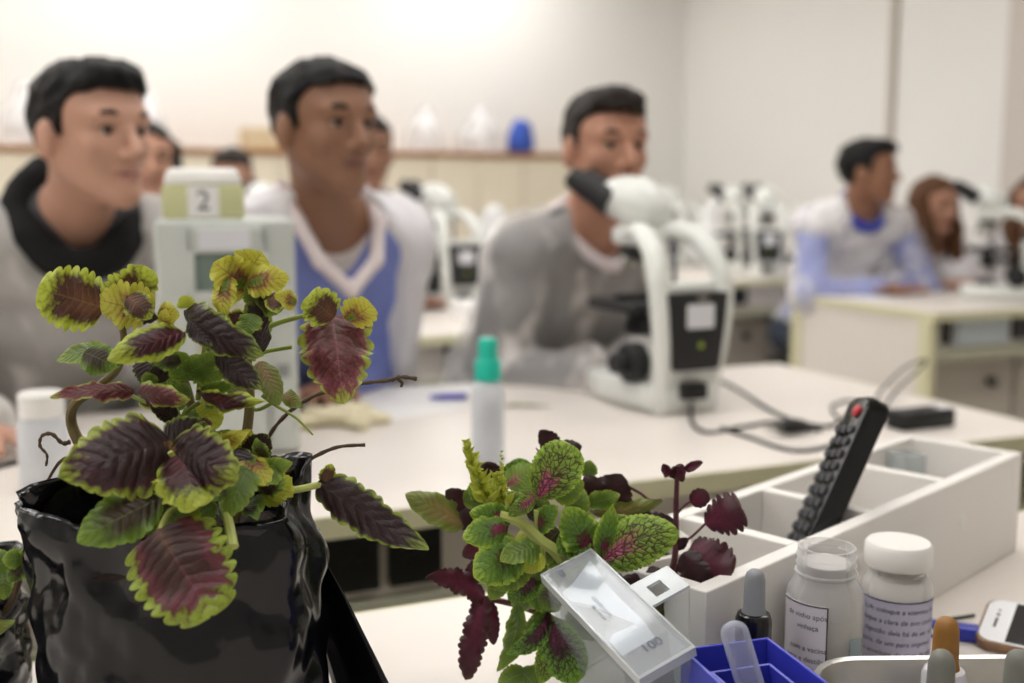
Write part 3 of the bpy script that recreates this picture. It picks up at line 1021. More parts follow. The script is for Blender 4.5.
def microscope(label, loc, heading, headrot, group):
    """+x is the side of the user's bench edge (front of the foot); the binocular head turns by headrot."""
    t = thing('microscope', label, 'microscope', loc, heading, group)
    bm = bmesh.new()
    bm_prism(bm, [(-0.13, -0.055), (-0.10, -0.075), (0.04, -0.085), (0.115, -0.07), (0.13, -0.04), (0.13, 0.04), (0.115, 0.07), (0.04, 0.085), (-0.10, 0.075), (-0.13, 0.055)], 0.006, 0.052, None, 0.008)
    bm_prism(bm, [(-0.13, -0.05), (-0.03, -0.06), (-0.03, 0.06), (-0.13, 0.05)], 0.05, 0.105, None, 0.01)
    bm_box(bm, (-0.12, -0.06, 0), (-0.09, 0.06, 0.008))
    bm_box(bm, (0.08, -0.06, 0), (0.11, 0.06, 0.008))
    obj('base', bm, M_scope, t, True)
    # arm: two side bars that spring from the head carrier and curve down to the back of the foot
    bm = bmesh.new()
    for s in (-1, 1):
        path = smooth_path([(0.045, s * 0.022, 0.298), (0.0, s * 0.036, 0.312), (-0.05, s * 0.050, 0.306), (-0.098, s * 0.060, 0.275), (-0.122, s * 0.066, 0.225), (-0.128, s * 0.060, 0.15), (-0.118, s * 0.052, 0.07), (-0.112, s * 0.05, 0.03)], 5)
        bm_tube(bm, path, [0.017 + 0.003 * math.sin(PI * i / (len(path) - 1)) for i in range(len(path))], 12, True, 0.9)
    bm_box(bm, (-0.01, -0.04, 0.285), (0.085, 0.04, 0.322), 0.012)
    bm_box(bm, (-0.132, -0.06, 0.205), (-0.085, 0.06, 0.228), 0.008)
    obj('arm', bm, M_scope, t, True)
    bm = bmesh.new()
    bm_box(bm, (-0.118, -0.045, 0.08), (-0.07, 0.045, 0.21), 0.006)
    obj('column', bm, M_scope, t, True)
    # black tapering panel on the back
    pm = frame_of((-0.133, 0, 0.0), (0, -1, 0), (0, 0, 1))
    bm = bmesh.new()
    bm_prism(bm, [(-0.062, 0.212), (0.062, 0.212), (0.058, 0.16), (0.048, 0.085), (0.042, 0.078), (-0.042, 0.078), (-0.048, 0.085), (-0.058, 0.16)], -0.012, 0.014, pm, 0.003)
    pn = obj('rear_panel', bm, M_rubber, t, True)
    bm = bmesh.new()
    bm_prism(bm, rrect(0.056, 0.042, 0.004), 0.0142, 0.0147, pm @ Matrix.Translation((0.004, 0.172, 0)))
    obj('sticker', bm, M_sticker, pn)
    bm = bmesh.new()
    bm_lathe(bm, [(0.0055, 0.0142), (0.0055, 0.0148)], 20, pm @ Matrix.Translation((0.006, 0.122, 0)))
    obj('green_mark', bm, M_green, pn)
    bm = bmesh.new()
    bm_prism(bm, rrect(0.022, 0.006, 0.003), 0.0142, 0.0148, pm @ Matrix.Translation((0.008, 0.203, 0)))
    obj('vent', bm, M_steel, pn)
    obj('power_inlet', B((-0.150, -0.022, 0.028), (-0.125, 0.026, 0.056), 0.003), M_black, t)
    bm = bmesh.new()
    bm_tube(bm, smooth_path([(-0.06, 0.0, 0.30), (-0.085, 0.01, 0.26), (-0.10, 0.02, 0.23), (-0.10, 0.02, 0.20)], 5), 0.0045, 8)
    obj('lamp_cable', bm, mat('navy_cable', '#20263e', 0.4), t, True)
    # stage, condenser, lamp field
    sg = obj('stage', B((-0.055, -0.075, 0.168), (0.105, 0.075, 0.187), 0.004), M_rubber, t)
    bm = bmesh.new()
    bm_box(bm, (0.02, -0.085, 0.186), (0.035, 0.06, 0.197), 0.002)
    bm_tube(bm, [(0.03, -0.082, 0.18), (0.03, -0.082, 0.085)], 0.009, 12)
    bm_tube(bm, [(0.03, -0.082, 0.13), (0.03, -0.082, 0.10)], 0.013, 14)
    obj('slide_holder', bm, M_rubber, sg, True)
    bm = bmesh.new()
    bm_lathe(bm, [(0.018, 0.118), (0.026, 0.122), (0.026, 0.14), (0.020, 0.15), (0.020, 0.171)], 24, Matrix.Translation((0.045, 0, 0)))
    bm_box(bm, (-0.08, -0.014, 0.128), (0.03, 0.014, 0.152), 0.003)
    obj('condenser', bm, M_rubber, t, True)
    bm = bmesh.new()
    bm_lathe(bm, [(0.034, 0.052), (0.034, 0.066), (0.026, 0.072), (0.001, 0.072)], 24, Matrix.Translation((0.045, 0, 0)))
    obj('field_lens', bm, M_rubber, t, True)
    # coaxial focus knobs
    for s in (-1, 1):
        bm = bmesh.new()
        bm_lathe(bm, [(0.012, 0.0), (0.034, 0.012), (0.036, 0.018), (0.036, 0.04), (0.032, 0.044), (0.018, 0.045), (0.018, 0.068), (0.015, 0.071)], 28, Matrix.Translation((-0.055, s * 0.045, 0.085)) @ Matrix.Rotation(R(-90 * s), 4, 'X'))
        obj('focus_knob', bm, M_rubber, t, True)
    bm = bmesh.new()
    bm_lathe(bm, [(0.018, 0.0), (0.019, 0.014), (0.016, 0.017)], 20, Matrix.Translation((0.095, -0.072, 0.032)) @ Matrix.Rotation(R(90), 4, 'X'))
    obj('dimmer_knob', bm, M_rubber, t, True)
    # nosepiece with objectives
    npz = Matrix.Translation((0.045, 0, 0.285)) @ Matrix.Rotation(R(-14), 4, 'Y')
    bm = bmesh.new()
    bm_lathe(bm, [(0.03, 0.0), (0.034, -0.006), (0.034, -0.018), (0.024, -0.024)], 24, npz)
    nz = obj('nosepiece', bm, M_rubber, t, True)
    for k, ln in enumerate((0.058, 0.048, 0.040, 0.034)):
        bm = bmesh.new()
        a = k * PI / 2 + PI
        bm_lathe(bm, [(0.0095, 0), (0.0105, -0.004), (0.0105, -ln * 0.6), (0.006, -ln * 0.92), (0.004, -ln)], 16, npz @ Matrix.Rotation(a, 4, 'Z') @ Matrix.Translation((0.02, 0, -0.02)) @ Matrix.Rotation(R(-16), 4, 'Y'))
        obj('objective', bm, M_steel, nz, True)
    # binocular head: white dome, two inclined black tubes
    hm = Matrix.Translation((0.045, 0, 0.32)) @ Matrix.Rotation(headrot, 4, 'Z')
    bm = bmesh.new()
    b2 = bmesh.new()
    bmesh.ops.create_uvsphere(b2, u_segments=28, v_segments=18, radius=1.0)
    for v in b2.verts:
        c = v.co
        sx = 0.078 if c.x > 0 else 0.06
        x_, y_, z_ = c.x * sx, c.y * 0.058, c.z * 0.052
        f = 1.0
        v.co = Vector((x_, y_, max(z_, -0.032) + 0.037 + x_ * 0.22))
    merge(bm, b2, hm)
    bm_lathe(bm, [(0.036, -0.004), (0.036, 0.01)], 28, hm)
    obj('head', bm, M_scope, t, True)
    for s in (-1, 1):
        bm = bmesh.new()
        d = Vector((math.cos(R(32)), 0, math.sin(R(32))))
        p0 = Vector((0.045, s * 0.034, 0.042))
        bm_tube(bm, [hm @ (p0 + d * q) for q in (0, 0.02, 0.021, 0.06, 0.061, 0.088, 0.092)], [0.026, 0.026, 0.0235, 0.0235, 0.022, 0.021, 0.019], 20)
        e = obj('eyepiece', bm, M_rubber, t, True)
        bm = bmesh.new()
        bm_tube(bm, [hm @ (p0 + d * q) for q in (0.0922, 0.0935)], [0.012, 0.011], 16)
        obj('lens', bm, M_glass, e, True)
    return t

P0 = at(650, 401, z=TZ)
ang = math.degrees(math.atan2(0.90, -0.43))
mic = microscope('nearest white microscope with black back panel on the long bench', P0, R(ang), R(38), 'microscopes')
for px, py, hd, lab in ((446, 306, ang + 4, 'microscope on second row bench beside the blue-sweatered man'),
                        (196, 322, 60, 'microscope on second row bench hidden behind the numbered box'),
                        (268, 312, 100, 'microscope on second row between numbered box and blue sweater'),
                        (676, 264, ang + 10, 'microscope on far bench just right of the nearest microscope'),
                        (738, 271, ang - 8, 'microscope on far bench with dark eyepieces raised'),
                        (766, 276, 80, 'microscope on far bench beside the boy in profile')):
    p = at(px, py, z=TZ)
    p.z = TZ
    dup(mic, p, R(hd), lab)

microscope('microscope in front of the long-haired girl, eyepieces towards her', at(998, 299, z=TZ), R(158), R(4), 'microscopes')

# microscopes under translucent dust hoods: soft tall covers
M_hoodp = gown_mat('dust_hood_film', '#f2f2f4', 0.5, 0.4)
M_hoodw = gown_mat('white_dust_hood', '#f7f7f7', 0.85, 0.6)
M_hoodb = mat('blue_bag', '#2f55b8', 0.6, var=0.12, scale=10)
def hood(label, p, wd, dp, ht, m, seed, name='dust_hood', cat='cover', group='dust hoods', top=0.2):
    s = SDF((-wd, -dp, -0.02), (wd, dp, ht + 0.08), max(0.008, ht / 45))
    s.cap((0, 0, 0.05), (0, 0, ht * 0.35), wd * 0.47, wd * 0.44, 0.03)
    s.cap((0, 0, ht * 0.3), (wd * 0.06, 0, ht - wd * top), wd * 0.43, wd * top, 0.05)
    s.wrinkle(0.006, 45, seed)
    s.plane((0, 0, 0), (0, 0, -1))
    me, _ = s.mesh(name)
    o = finish(name, me, m)
    o.location = p
    o.rotation_euler = (0, 0, TH)
    return tag(o, label, cat, group)
for px, wd, ht, m, lab, nm in ((25, 0.24, 0.33, M_hoodp, 'lilac clear dust hood on wooden cupboard top at far left', 'dust_hood'),
                               (143, 0.24, 0.34, M_hoodp, 'clear dust hood on cupboard top behind the nearest young man', 'dust_hood'),
                               (424, 0.22, 0.27, M_hoodp, 'clear dust hood on cupboard top, left of the two beside blue bag', 'dust_hood'),
                               (479, 0.24, 0.28, M_hoodp, 'clear dust hood on cupboard top, next to blue bag', 'dust_hood'),
                               (520, 0.155, 0.21, M_hoodb, 'bright blue rounded bag standing on the brown cupboard top', 'bag')):
    v = 6.2
    hood(lab, L(pix_u(px, v, 130), v, CH), wd, wd, ht, m, px, nm, 'cover' if nm == 'dust_hood' else 'bag', 'dust hoods on the cupboards' if nm == 'dust_hood' else None, 0.2 if nm == 'dust_hood' else 0.42)
for px, py, wd, ht, lab in ((490, 302, 0.22, 0.34, 'white dust hood over a microscope on second row bench'), (710, 266, 0.22, 0.36, 'white dust hood on far bench behind the nearest microscope')):
    p = at(px, py, z=TZ)
    p.z = TZ
    hood(lab, p, wd, wd, ht, M_hoodw, px)
v = 6.12
ua, ub = pix_u(241, v, 130), pix_u(292, v, 130)
o = obj('tan_box', B((-(ub - ua) / 2, -0.09, 0), ((ub - ua) / 2, 0.09, 0.115), 0.004), mat('tan_card', '#d8c3a0', 0.8, var=0.06))
o.location = L((ua + ub) / 2, v, CH)
o.rotation_euler = (0, 0, TH)
o.name = 'carton'
tag(o, 'tan cardboard carton on the cupboard top between two heads', 'box')

# ------------------------------------------------------------------ things on the long bench
def facing(p):
    return -math.atan2(p.x, p.y)

M_dev = mat('pale_grey_green_casing', '#c6cac5', 0.45, var=0.015)
M_dev2 = mat('cream_green_plastic', '#d2d2a0', 0.5, var=0.03)
M_lid = mat('white_plastic', '#f0eeea', 0.4, var=0.01)
M_lcd = mat('grey_green_display', '#7d8c86', 0.15, var=0.05)
M_ink = mat('black_ink', '#232327', 0.7, var=0.02)
M_paper = mat('white_paper', '#f3f1f0', 0.8, var=0.01)

p = at(233, 458, z=TZ)
t = thing('benchtop_instrument', 'tall pale grey-green instrument with display window behind the potted plant', 'instrument', p, facing(p))
W_, D_, H_ = 0.192, 0.20, 0.343
obj('casing', B((-W_ / 2, 0.0, 0.004), (W_ / 2, D_, H_), 0.007, 3), M_dev, t, True)
for s in (-1, 1):
    obj('foot', B((s * 0.07 - 0.012, 0.02, 0), (s * 0.07 + 0.012, 0.044, 0.006)), M_black, t)
    obj('foot', B((s * 0.07 - 0.012, 0.14, 0), (s * 0.07 + 0.012, 0.164, 0.006)), M_black, t)
bm = bmesh.new()      # raised centre bezel with a window opening
x0, x1 = -0.05, 0.055
for a in ((x0, 0.02, x0 + 0.008, H_ - 0.01), (x1 - 0.008, 0.02, x1, H_ - 0.01), (x0, 0.296, x1, H_ - 0.01), (x0, 0.225, x1, 0.243), (x0, 0.02, x1, 0.10)):
    bm_box(bm, (a[0], -0.012, a[1]), (a[2], 0.002, a[3]), 0.003)
obj('bezel', bm, M_dev, t, True)
obj('display', B((x0 + 0.008, -0.004, 0.243), (x1 - 0.008, 0.001, 0.296)), M_lcd, t)
obj('lower_panel', B((x0 + 0.008, -0.005, 0.10), (x1 - 0.008, 0.001, 0.225)), mat('beige_panel', '#cfcab4', 0.5), t)
st = obj('name_strip', B((-0.036, -0.0135, 0.302), (0.034, -0.0115, 0.330)), M_sticker, t)
obj('badge', B((0.066, -0.002, 0.115), (0.084, 0.001, 0.135), 0.001), mat('grey_badge', '#8f9290', 0.5), t)
p2 = p + Matrix.Rotation(facing(p), 3, 'Z') @ Vector((-0.028, 0.02, H_))
t = thing('numbered_box', 'small cream box with a white lid and the number 2, on the instrument', 'box', p2, facing(p))
obj('box_body', B((-0.056, 0, 0), (0.056, 0.09, 0.048), 0.004), M_dev2, t, True)
bm = bmesh.new()
bm_box(bm, (-0.055, 0.001, 0.048), (0.055, 0.089, 0.072), 0.006, 2, None, 0.86)
obj('lid', bm, M_lid, t, True)
lb = obj('label', B((-0.0215, -0.0014, 0.003), (0.0215, -0.0002, 0.047)), M_paper, t)
me = text_mesh('2', 0.040)
me.transform(frame_of((0, -0.0018, 0.025), (1, 0, 0), (0, 0, 1)))
finish('number', me, mat('grey_ink', '#55585c', 0.7), lb, False)

def lathe_thing(name, label, cat, p, parts, group=None, rz=0.0):
    t = thing(name, label, cat, p, rz, group)
    for nm, prof, m in parts:
        bm = bmesh.new()
        bm_lathe(bm, prof, 36)
        obj(nm, bm, m, t, True)
    return t

M_frost = clear_mat('frosted_plastic', '#eef0f4', 0.55, 0.35)
M_teal = mat('teal_plastic', '#1fc9b0', 0.35, var=0.03)
p = at(488, 463, z=TZ)
t = lathe_thing('spray_bottle', 'frosted plastic spray bottle with teal cap on the long bench', 'bottle', p, [
    ('bottle', [(0.001, 0.0), (0.0225, 0.0), (0.0235, 0.004), (0.0235, 0.105), (0.020, 0.114), (0.014, 0.119), (0.014, 0.124)], M_frost),
    ('collar', [(0.001, 0.120), (0.0185, 0.120), (0.0185, 0.146), (0.0165, 0.149), (0.001, 0.149)], M_teal),
    ('cap', [(0.001, 0.149), (0.0135, 0.149), (0.0130, 0.176), (0.0115, 0.179), (0.001, 0.179)], M_teal)])
bm = bmesh.new()
bm_lathe(bm, [(0.001, 0.003), (0.0205, 0.003), (0.0205, 0.085), (0.001, 0.085)], 30)
obj('liquid', bm, clear_mat('clear_liquid', '#e6ebf2', 0.35, 0.05), t, True)
p = at(46, 486, z=TZ)
lathe_thing('sample_jar', 'white-lidded frosted jar on the long bench left of the plant', 'jar', p, [
    ('jar_body', [(0.001, 0), (0.030, 0), (0.0315, 0.004), (0.0315, 0.085), (0.026, 0.096), (0.001, 0.096)], M_frost),
    ('lid', [(0.001, 0.094), (0.0285, 0.094), (0.0285, 0.122), (0.026, 0.125), (0.001, 0.125)], M_lid)])

def sheet(name, label, px, py, w, d, rz, m, z=TZ, th=0.001, cat='paper', group=None):
    o = obj(name, B((-w / 2, -d / 2, 0), (w / 2, d / 2, th)), m)
    q = at(px, py, z=z)
    o.location = (q.x, q.y, z)
    o.rotation_euler = (0, 0, rz)
    return tag(o, label, cat, group)
sheet('paper_sheet', 'white paper sheet before the young man in blue sweater', 385, 402, 0.21, 0.29, R(40), M_paper, group='paper sheets')
sheet('paper_sheet', 'white paper sheet half under another near the blue pen', 440, 392, 0.21, 0.15, R(15), M_paper, z=TZ + 0.0012, group='paper sheets')
sheet('paper_stack', 'white stack of papers on second row bench behind the spray bottle', 487, 318, 0.17, 0.21, TH, M_paper, th=0.05, cat='paper stack')
sheet('paper_sheet', 'white sheets lying on right bench before the boy in profile', 885, 296, 0.3, 0.21, TH, M_paper, group='paper sheets')
bm = bmesh.new()
bm_tube(bm, [(-0.035, 0, 0.006), (-0.02, 0, 0.006), (-0.019, 0, 0.006), (0.03, 0, 0.006), (0.034, 0, 0.006)], [0.004, 0.005, 0.006, 0.006, 0.003], 12)
o = obj('pen_cap', bm, mat('blue_pen', '#3433b4', 0.3), None, True)
q = at(449, 401, z=TZ)
o.location = (q.x, q.y, TZ + 0.0025)
o.rotation_euler = (0, 0, R(8))
tag(o, 'dark blue pen lying on the white papers', 'pen')

# latex glove lying in a heap
q = at(338, 424, z=TZ)
s = SDF((-0.10, -0.09, -0.01), (0.10, 0.09, 0.06), 0.004)
s.ell((0, 0, 0.014), (0.05, 0.035, 0.02))
for k, (dx, dy, ln) in enumerate(((-0.04, -0.03, 0.03), (-0.05, 0.0, 0.04), (0.03, -0.035, 0.03), (0.05, 0.0, 0.035), (0.03, 0.03, 0.03))):
    s.cap((dx * 0.6, dy * 0.6, 0.012), (dx * 1.6, dy * 1.6, 0.01), 0.013, 0.009, 0.012)
s.wrinkle(0.004, 120, 4)
s.plane((0, 0, 0), (0, 0, -1))
me, _ = s.mesh('latex_glove')
o = finish('latex_glove', me, mat('latex', '#e9dfbe', 0.6, var=0.06, scale=30))
o.location = (q.x, q.y, TZ)
tag(o, 'crumpled cream latex glove on the long bench behind the twigs', 'glove')
# dry leaf scrap
bm = bmesh.new()
bm_tube(bm, smooth_path([(-0.045, 0.004, 0.003), (-0.02, 0, 0.006), (0.01, 0.004, 0.004), (0.045, -0.002, 0.003)], 4), [0.002, 0.003, 0.004, 0.006, 0.007, 0.006, 0.005, 0.006, 0.006, 0.004, 0.003, 0.002, 0.001], 8, True, 0.4)
o = obj('leaf_scrap', bm, mat('olive_leaf_scrap', '#8b8a58', 0.7, var=0.2, scale=60), None, True)
q = at(527, 408, z=TZ)
o.location = (q.x, q.y, TZ)
tag(o, 'small olive plant scrap lying right of the spray bottle', 'plant scrap')

# power leads behind the nearest microscope
def lead(name, label, pix, r=0.0032, lift=(), z=TZ):
    pts = []
    for i, (x, y) in enumerate(pix):
        q = at(x, y, z=z)
        q.z = z + r + (lift[i] if i < len(lift) else 0)
        pts.append(q)
    base = Vector((pts[0].x, pts[0].y, z))
    bm = bmesh.new()
    bm_tube(bm, [q - base for q in smooth_path(pts, 8)], r, 8)
    o = obj(name, bm, M_cable, None, True)
    o.location = base
    return tag(o, label, 'cable', 'power leads')
lead('power_lead', 'black power lead looping from the nearest microscope to its plug', [(700, 398), (690, 420), (705, 434), (745, 428), (775, 424), (800, 430), (822, 432)], lift=(0.03, 0.008))
lead('power_lead', 'black power lead crossing white bench above the looped one', [(712, 396), (726, 388), (746, 396), (770, 412), (800, 424), (830, 428), (852, 416), (890, 412)], lift=(0.028, 0.006))
lead('power_lead', 'thin black lead lying lowest on the bench near its edge', [(722, 430), (752, 440), (790, 452), (825, 449), (850, 436), (862, 420)])
lead('power_lead', 'black lead at the left picture edge behind the bag', [(-30, 470), (-8, 470), (10, 466), (24, 462), (40, 455)], r=0.004)
lead('power_lead', 'black lead loop beside the power adapter', [(838, 420), (832, 408), (850, 402), (872, 408), (880, 398), (905, 383), (925, 378), (918, 386), (895, 398), (884, 410)], r=0.0026, lift=(0, 0, 0, 0, 0.01, 0.03, 0.035, 0.03, 0.01, 0))
q = at(793, 434, z=TZ)
t = thing('power_plug', 'black mains plug lying between the leads on white bench', 'plug', q, R(25))
bm = bmesh.new()
bm_tube(bm, [(-0.03, 0, 0.013), (-0.012, 0, 0.014), (0.0, 0, 0.014), (0.018, 0, 0.012), (0.034, 0, 0.009)], [0.009, 0.0145, 0.0145, 0.011, 0.006], 14, True, 0.85)
obj('plug_body', bm, M_rubber, t, True)
for k in (-1, 0, 1):
    bm = bmesh.new()
    bm_tube(bm, [(-0.048, k * 0.008, 0.013), (-0.028, k * 0.008, 0.013)], 0.0022, 8)
    obj('pin', bm, M_steel, t, True)
q = at(921, 427, z=TZ)
t = thing('power_adapter', 'black power adapter block on long bench behind the white organiser', 'adapter', q, R(24))
obj('adapter_body', B((-0.055, -0.02, 0), (0.055, 0.025, 0.03), 0.004), M_rubber, t, True)
obj('rating_label', B((0.03, -0.012, 0.030), (0.05, 0.01, 0.0304)), M_sticker, t)

# ------------------------------------------------------------------ coleus leaves
def leaf_mat(name, stops, margin_noise=0.16, vein='#2a0c12', vein_amt=0.5, net=0.0, netcol='#2b1212', teeth=9.0, rough=0.42, tooth_amt=0.10, bumpy=0.6, spot=None, blotch=None):
    """Colour of a coleus blade over its own length (u) and width (v): heart, body, margin; side veins and a vein network."""
    t = NT(name)
    uv = t.new('ShaderNodeUVMap').outputs[0]
    sp = t.new('ShaderNodeSeparateXYZ')
    t.link(uv, sp.inputs[0])
    u, v = sp.outputs[0], sp.outputs[1]
    a = t.math('ABSOLUTE', t.math('MULTIPLY_ADD', v, 2.0, -1.0))
    rnd = t.new('ShaderNodeObjectInfo').outputs['Random']
    cb = t.new('ShaderNodeCombineXYZ')
    t.link(t.math('MULTIPLY', u, 1.6), cb.inputs[0])
    t.link(v, cb.inputs[1])
    t.link(t.math('MULTIPLY', rnd, 37.0), cb.inputs[2])
    n1 = t.noise(cb.outputs[0], 4.5, 3)
    n2 = t.noise(cb.outputs[0], 16, 3)
    tip = t.math('MULTIPLY_ADD', u, 1.25, -0.27)
    r = t.math('MAXIMUM', a, tip)
    ph = t.math('SUBTRACT', t.math('MULTIPLY', u, teeth), t.math('MULTIPLY', a, 1.7))
    ph = t.math('ADD', ph, t.math('MULTIPLY', t.math('SUBTRACT', n1, 0.5), 1.1))
    sv = t.math('ABSOLUTE', t.math('SINE', t.math('MULTIPLY', ph, PI)))
    r = t.math('ADD', r, t.math('MULTIPLY', t.math('SUBTRACT', n1, 0.5), margin_noise * 2.2))
    r = t.math('ADD', r, t.math('MULTIPLY', t.math('SUBTRACT', n2, 0.5), margin_noise))
    r = t.math('ADD', r, t.math('MULTIPLY', t.math('SUBTRACT', sv, 0.5), tooth_amt))
    r = t.math('ADD', r, t.math('MULTIPLY', t.math('SUBTRACT', rnd, 0.5), 0.10))
    c = t.ramp(r, stops)
    if spot:
        c = t.mix(t.math('MULTIPLY', t.step(t.math('ADD', t.math('ADD', u, t.math('MULTIPLY', a, 0.35)), t.math('MULTIPLY', t.math('SUBTRACT', n2, 0.5), 0.2)), 0.16, 0.08), 0.85), c, col(spot))
    c = t.mix(t.math('MULTIPLY', t.step(n2, 0.42, 0.68), 0.35), c, col(blotch)) if blotch else c
    vm = t.step(sv, 0.16, 0.02)
    vm = t.math('MAXIMUM', vm, t.step(a, 0.045, 0.012))
    c = t.mix(t.math('MULTIPLY', vm, vein_amt), c, col(vein))
    hgt = t.math('MULTIPLY', sv, 1.0)
    if net:
        vo = t.new('ShaderNodeTexVoronoi', feature='DISTANCE_TO_EDGE')
        sc = t.new('ShaderNodeCombineXYZ')
        t.link(t.math('MULTIPLY', ph, 1.5), sc.inputs[0])
        t.link(t.math('MULTIPLY', v, 9.0), sc.inputs[1])
        t.link(t.math('MULTIPLY', rnd, 19.0), sc.inputs[2])
        t.link(sc.outputs[0], vo.inputs['Vector'])
        vo.inputs['Scale'].default_value = 1.0
        nm = t.step(vo.outputs['Distance'], 0.14, 0.03)
        nm = t.math('MULTIPLY', nm, t.step(r, 1.02, 0.72))
        c = t.mix(t.math('MULTIPLY', nm, net), c, col(netcol))
        hgt = t.math('ADD', hgt, t.math('MULTIPLY', t.step(vo.outputs['Distance'], 0.0, 0.3), 0.6))
    hgt = t.math('ADD', hgt, t.math('MULTIPLY', n2, 0.8))
    t.link(c, t.b.inputs['Base Color'])
    t.b.inputs['Roughness'].default_value = rough
    t.bump(hgt, bumpy * 0.6, 0.0016)
    tl = t.new('ShaderNodeBsdfTranslucent')
    t.link(c, tl.inputs[0])
    ms = t.new('ShaderNodeMixShader')
    ms.inputs[0].default_value = 0.22
    t.link(t.b.outputs[0], ms.inputs[1])
    t.link(tl.outputs[0], ms.inputs[2])
    t.link(ms.outputs[0], t.out.inputs[0])
    return t.m

LM = {
 'mar': leaf_mat('leaf_maroon_lime', [(0.0, '#5a2630'), (0.35, '#45191f'), (0.60, '#3a181b'), (0.70, '#747c2c'), (0.82, '#aab83a'), (1.0, '#c2cb54')], vein='#8a5a50', vein_amt=0.2, margin_noise=0.2),
 'brn': leaf_mat('leaf_brown_lime', [(0.0, '#6f4a34'), (0.4, '#573528'), (0.66, '#46261f'), (0.78, '#858a2d'), (0.9, '#a9b838'), (1.0, '#bcc84a')], vein='#80783c', vein_amt=0.3, margin_noise=0.22),
 'yel': leaf_mat('leaf_yellow_red_veined', [(0.0, '#4a7028'), (0.2, '#758d2e'), (0.34, '#7d3038'), (0.5, '#a8963a'), (0.65, '#bfb941'), (1.0, '#cccd50')], vein='#8a3038', vein_amt=0.5, margin_noise=0.18),
 'drk': leaf_mat('leaf_dark_purple', [(0.0, '#382d2c'), (0.3, '#2c1c1e'), (0.6, '#261518'), (0.84, '#301a1e'), (0.93, '#667530'), (1.0, '#9aaa42')], vein='#574446', vein_amt=0.25, bumpy=0.9, blotch='#3d2c2e'),
 'big': leaf_mat('leaf_big_maroon', [(0.0, '#473634'), (0.3, '#30201f'), (0.62, '#2a1719'), (0.80, '#421a26'), (0.90, '#84902f'), (1.0, '#aebc45')], vein='#5a4446', vein_amt=0.3, bumpy=1.2, spot='#b08a55', blotch='#3f2a2e', margin_noise=0.2),
 'red': leaf_mat('leaf_red_heart', [(0.0, '#583a30'), (0.3, '#5a2d2c'), (0.6, '#552726'), (0.80, '#844450'), (0.87, '#95a040'), (0.93, '#a5b63e'), (1.0, '#b6c658')], vein='#a8646c', vein_amt=0.3, margin_noise=0.24, blotch='#93505a'),
 'hang': leaf_mat('leaf_hanging_crimson', [(0.0, '#614838'), (0.25, '#3a211d'), (0.55, '#46221f'), (0.74, '#743644'), (0.82, '#5c3a24'), (0.88, '#8f9e38'), (1.0, '#a2b63e')], vein='#94505a', vein_amt=0.25, margin_noise=0.2, blotch='#3a2420'),
 'grn': leaf_mat('leaf_green', [(0.0, '#4e6d28'), (0.5, '#5d7a2b'), (0.8, '#779432'), (1.0, '#98b03c')], vein='#93a650', vein_amt=0.4, blotch='#6a5a30'),
 'grb': leaf_mat('leaf_green_bronze', [(0.0, '#35261b'), (0.45, '#3c2e1b'), (0.66, '#526527'), (0.85, '#6e8a2f'), (1.0, '#86a238')], vein='#6c803a', vein_amt=0.4),
 'mag': leaf_mat('leaf_green_magenta_heart', [(0.0, '#a02860'), (0.22, '#86204e'), (0.34, '#5a3a2a'), (0.44, '#55782a'), (0.8, '#729630'), (1.0, '#a4be40')], vein='#2c4a1c', vein_amt=0.5, net=0.3, netcol='#2a4418', margin_noise=0.22),
 'net': leaf_mat('leaf_lime_dark_net', [(0.0, '#c0487e'), (0.24, '#b5607a'), (0.36, '#9a8050'), (0.46, '#7d9836'), (0.8, '#84a438'), (1.0, '#a0bf44')], vein='#3a1a20', vein_amt=0.7, net=0.85, netcol='#34181c', bumpy=1.0, margin_noise=0.24),
 'net2': leaf_mat('leaf_dark_magenta_net', [(0.0, '#802048'), (0.3, '#571a35'), (0.45, '#433620'), (0.6, '#648c2f'), (1.0, '#84b03a')], vein='#2c1218', vein_amt=0.7, net=0.85, netcol='#2a1418', bumpy=1.0),
 'wine': leaf_mat('leaf_wine', [(0.0, '#7a2a48'), (0.35, '#5e2036'), (0.75, '#4c1b2a'), (0.93, '#401820'), (1.0, '#523026')], vein='#361020', vein_amt=0.25, bumpy=0.12, blotch='#3a1a20'),
 'wind': leaf_mat('leaf_dark_wine', [(0.0, '#421c28'), (0.5, '#34151e'), (0.85, '#2d1518'), (1.0, '#422820')], vein='#52303a', vein_amt=0.2, bumpy=0.15),
 'lime': leaf_mat('leaf_young_lime', [(0.0, '#aeb43c'), (0.5, '#b3bb3e'), (1.0, '#c4cc4c')], vein='#8f9c34', vein_amt=0.3),
 'oliv': leaf_mat('leaf_olive_tan', [(0.0, '#9c8058'), (0.35, '#80783e'), (0.7, '#717e34'), (1.0, '#7c9438')], vein='#6a5a34', vein_amt=0.4, blotch='#94765a'),
 'pink': leaf_mat('leaf_pale_pink_heart', [(0.0, '#b85672'), (0.2, '#b89080'), (0.34, '#90a256'), (1.0, '#7c9f3c')], vein='#5f7f34', vein_amt=0.35),
}
M_stem = mat('green_stem', '#8a9a3e', 0.5, var=0.14, scale=40, bump=0.2, bscale=200)
M_stem2 = mat('woody_stem', '#7a6a40', 0.6, var=0.2, scale=60, bump=0.4, bscale=200)
M_twig = mat('dry_twig', '#5a4630', 0.7, var=0.2, scale=80, bump=0.4, bscale=250)
M_wstem = mat('wine_stem', '#5e2c34', 0.5, var=0.15, scale=40)
M_limes = mat('lime_stem', '#b9c26a', 0.45, var=0.1, scale=40)

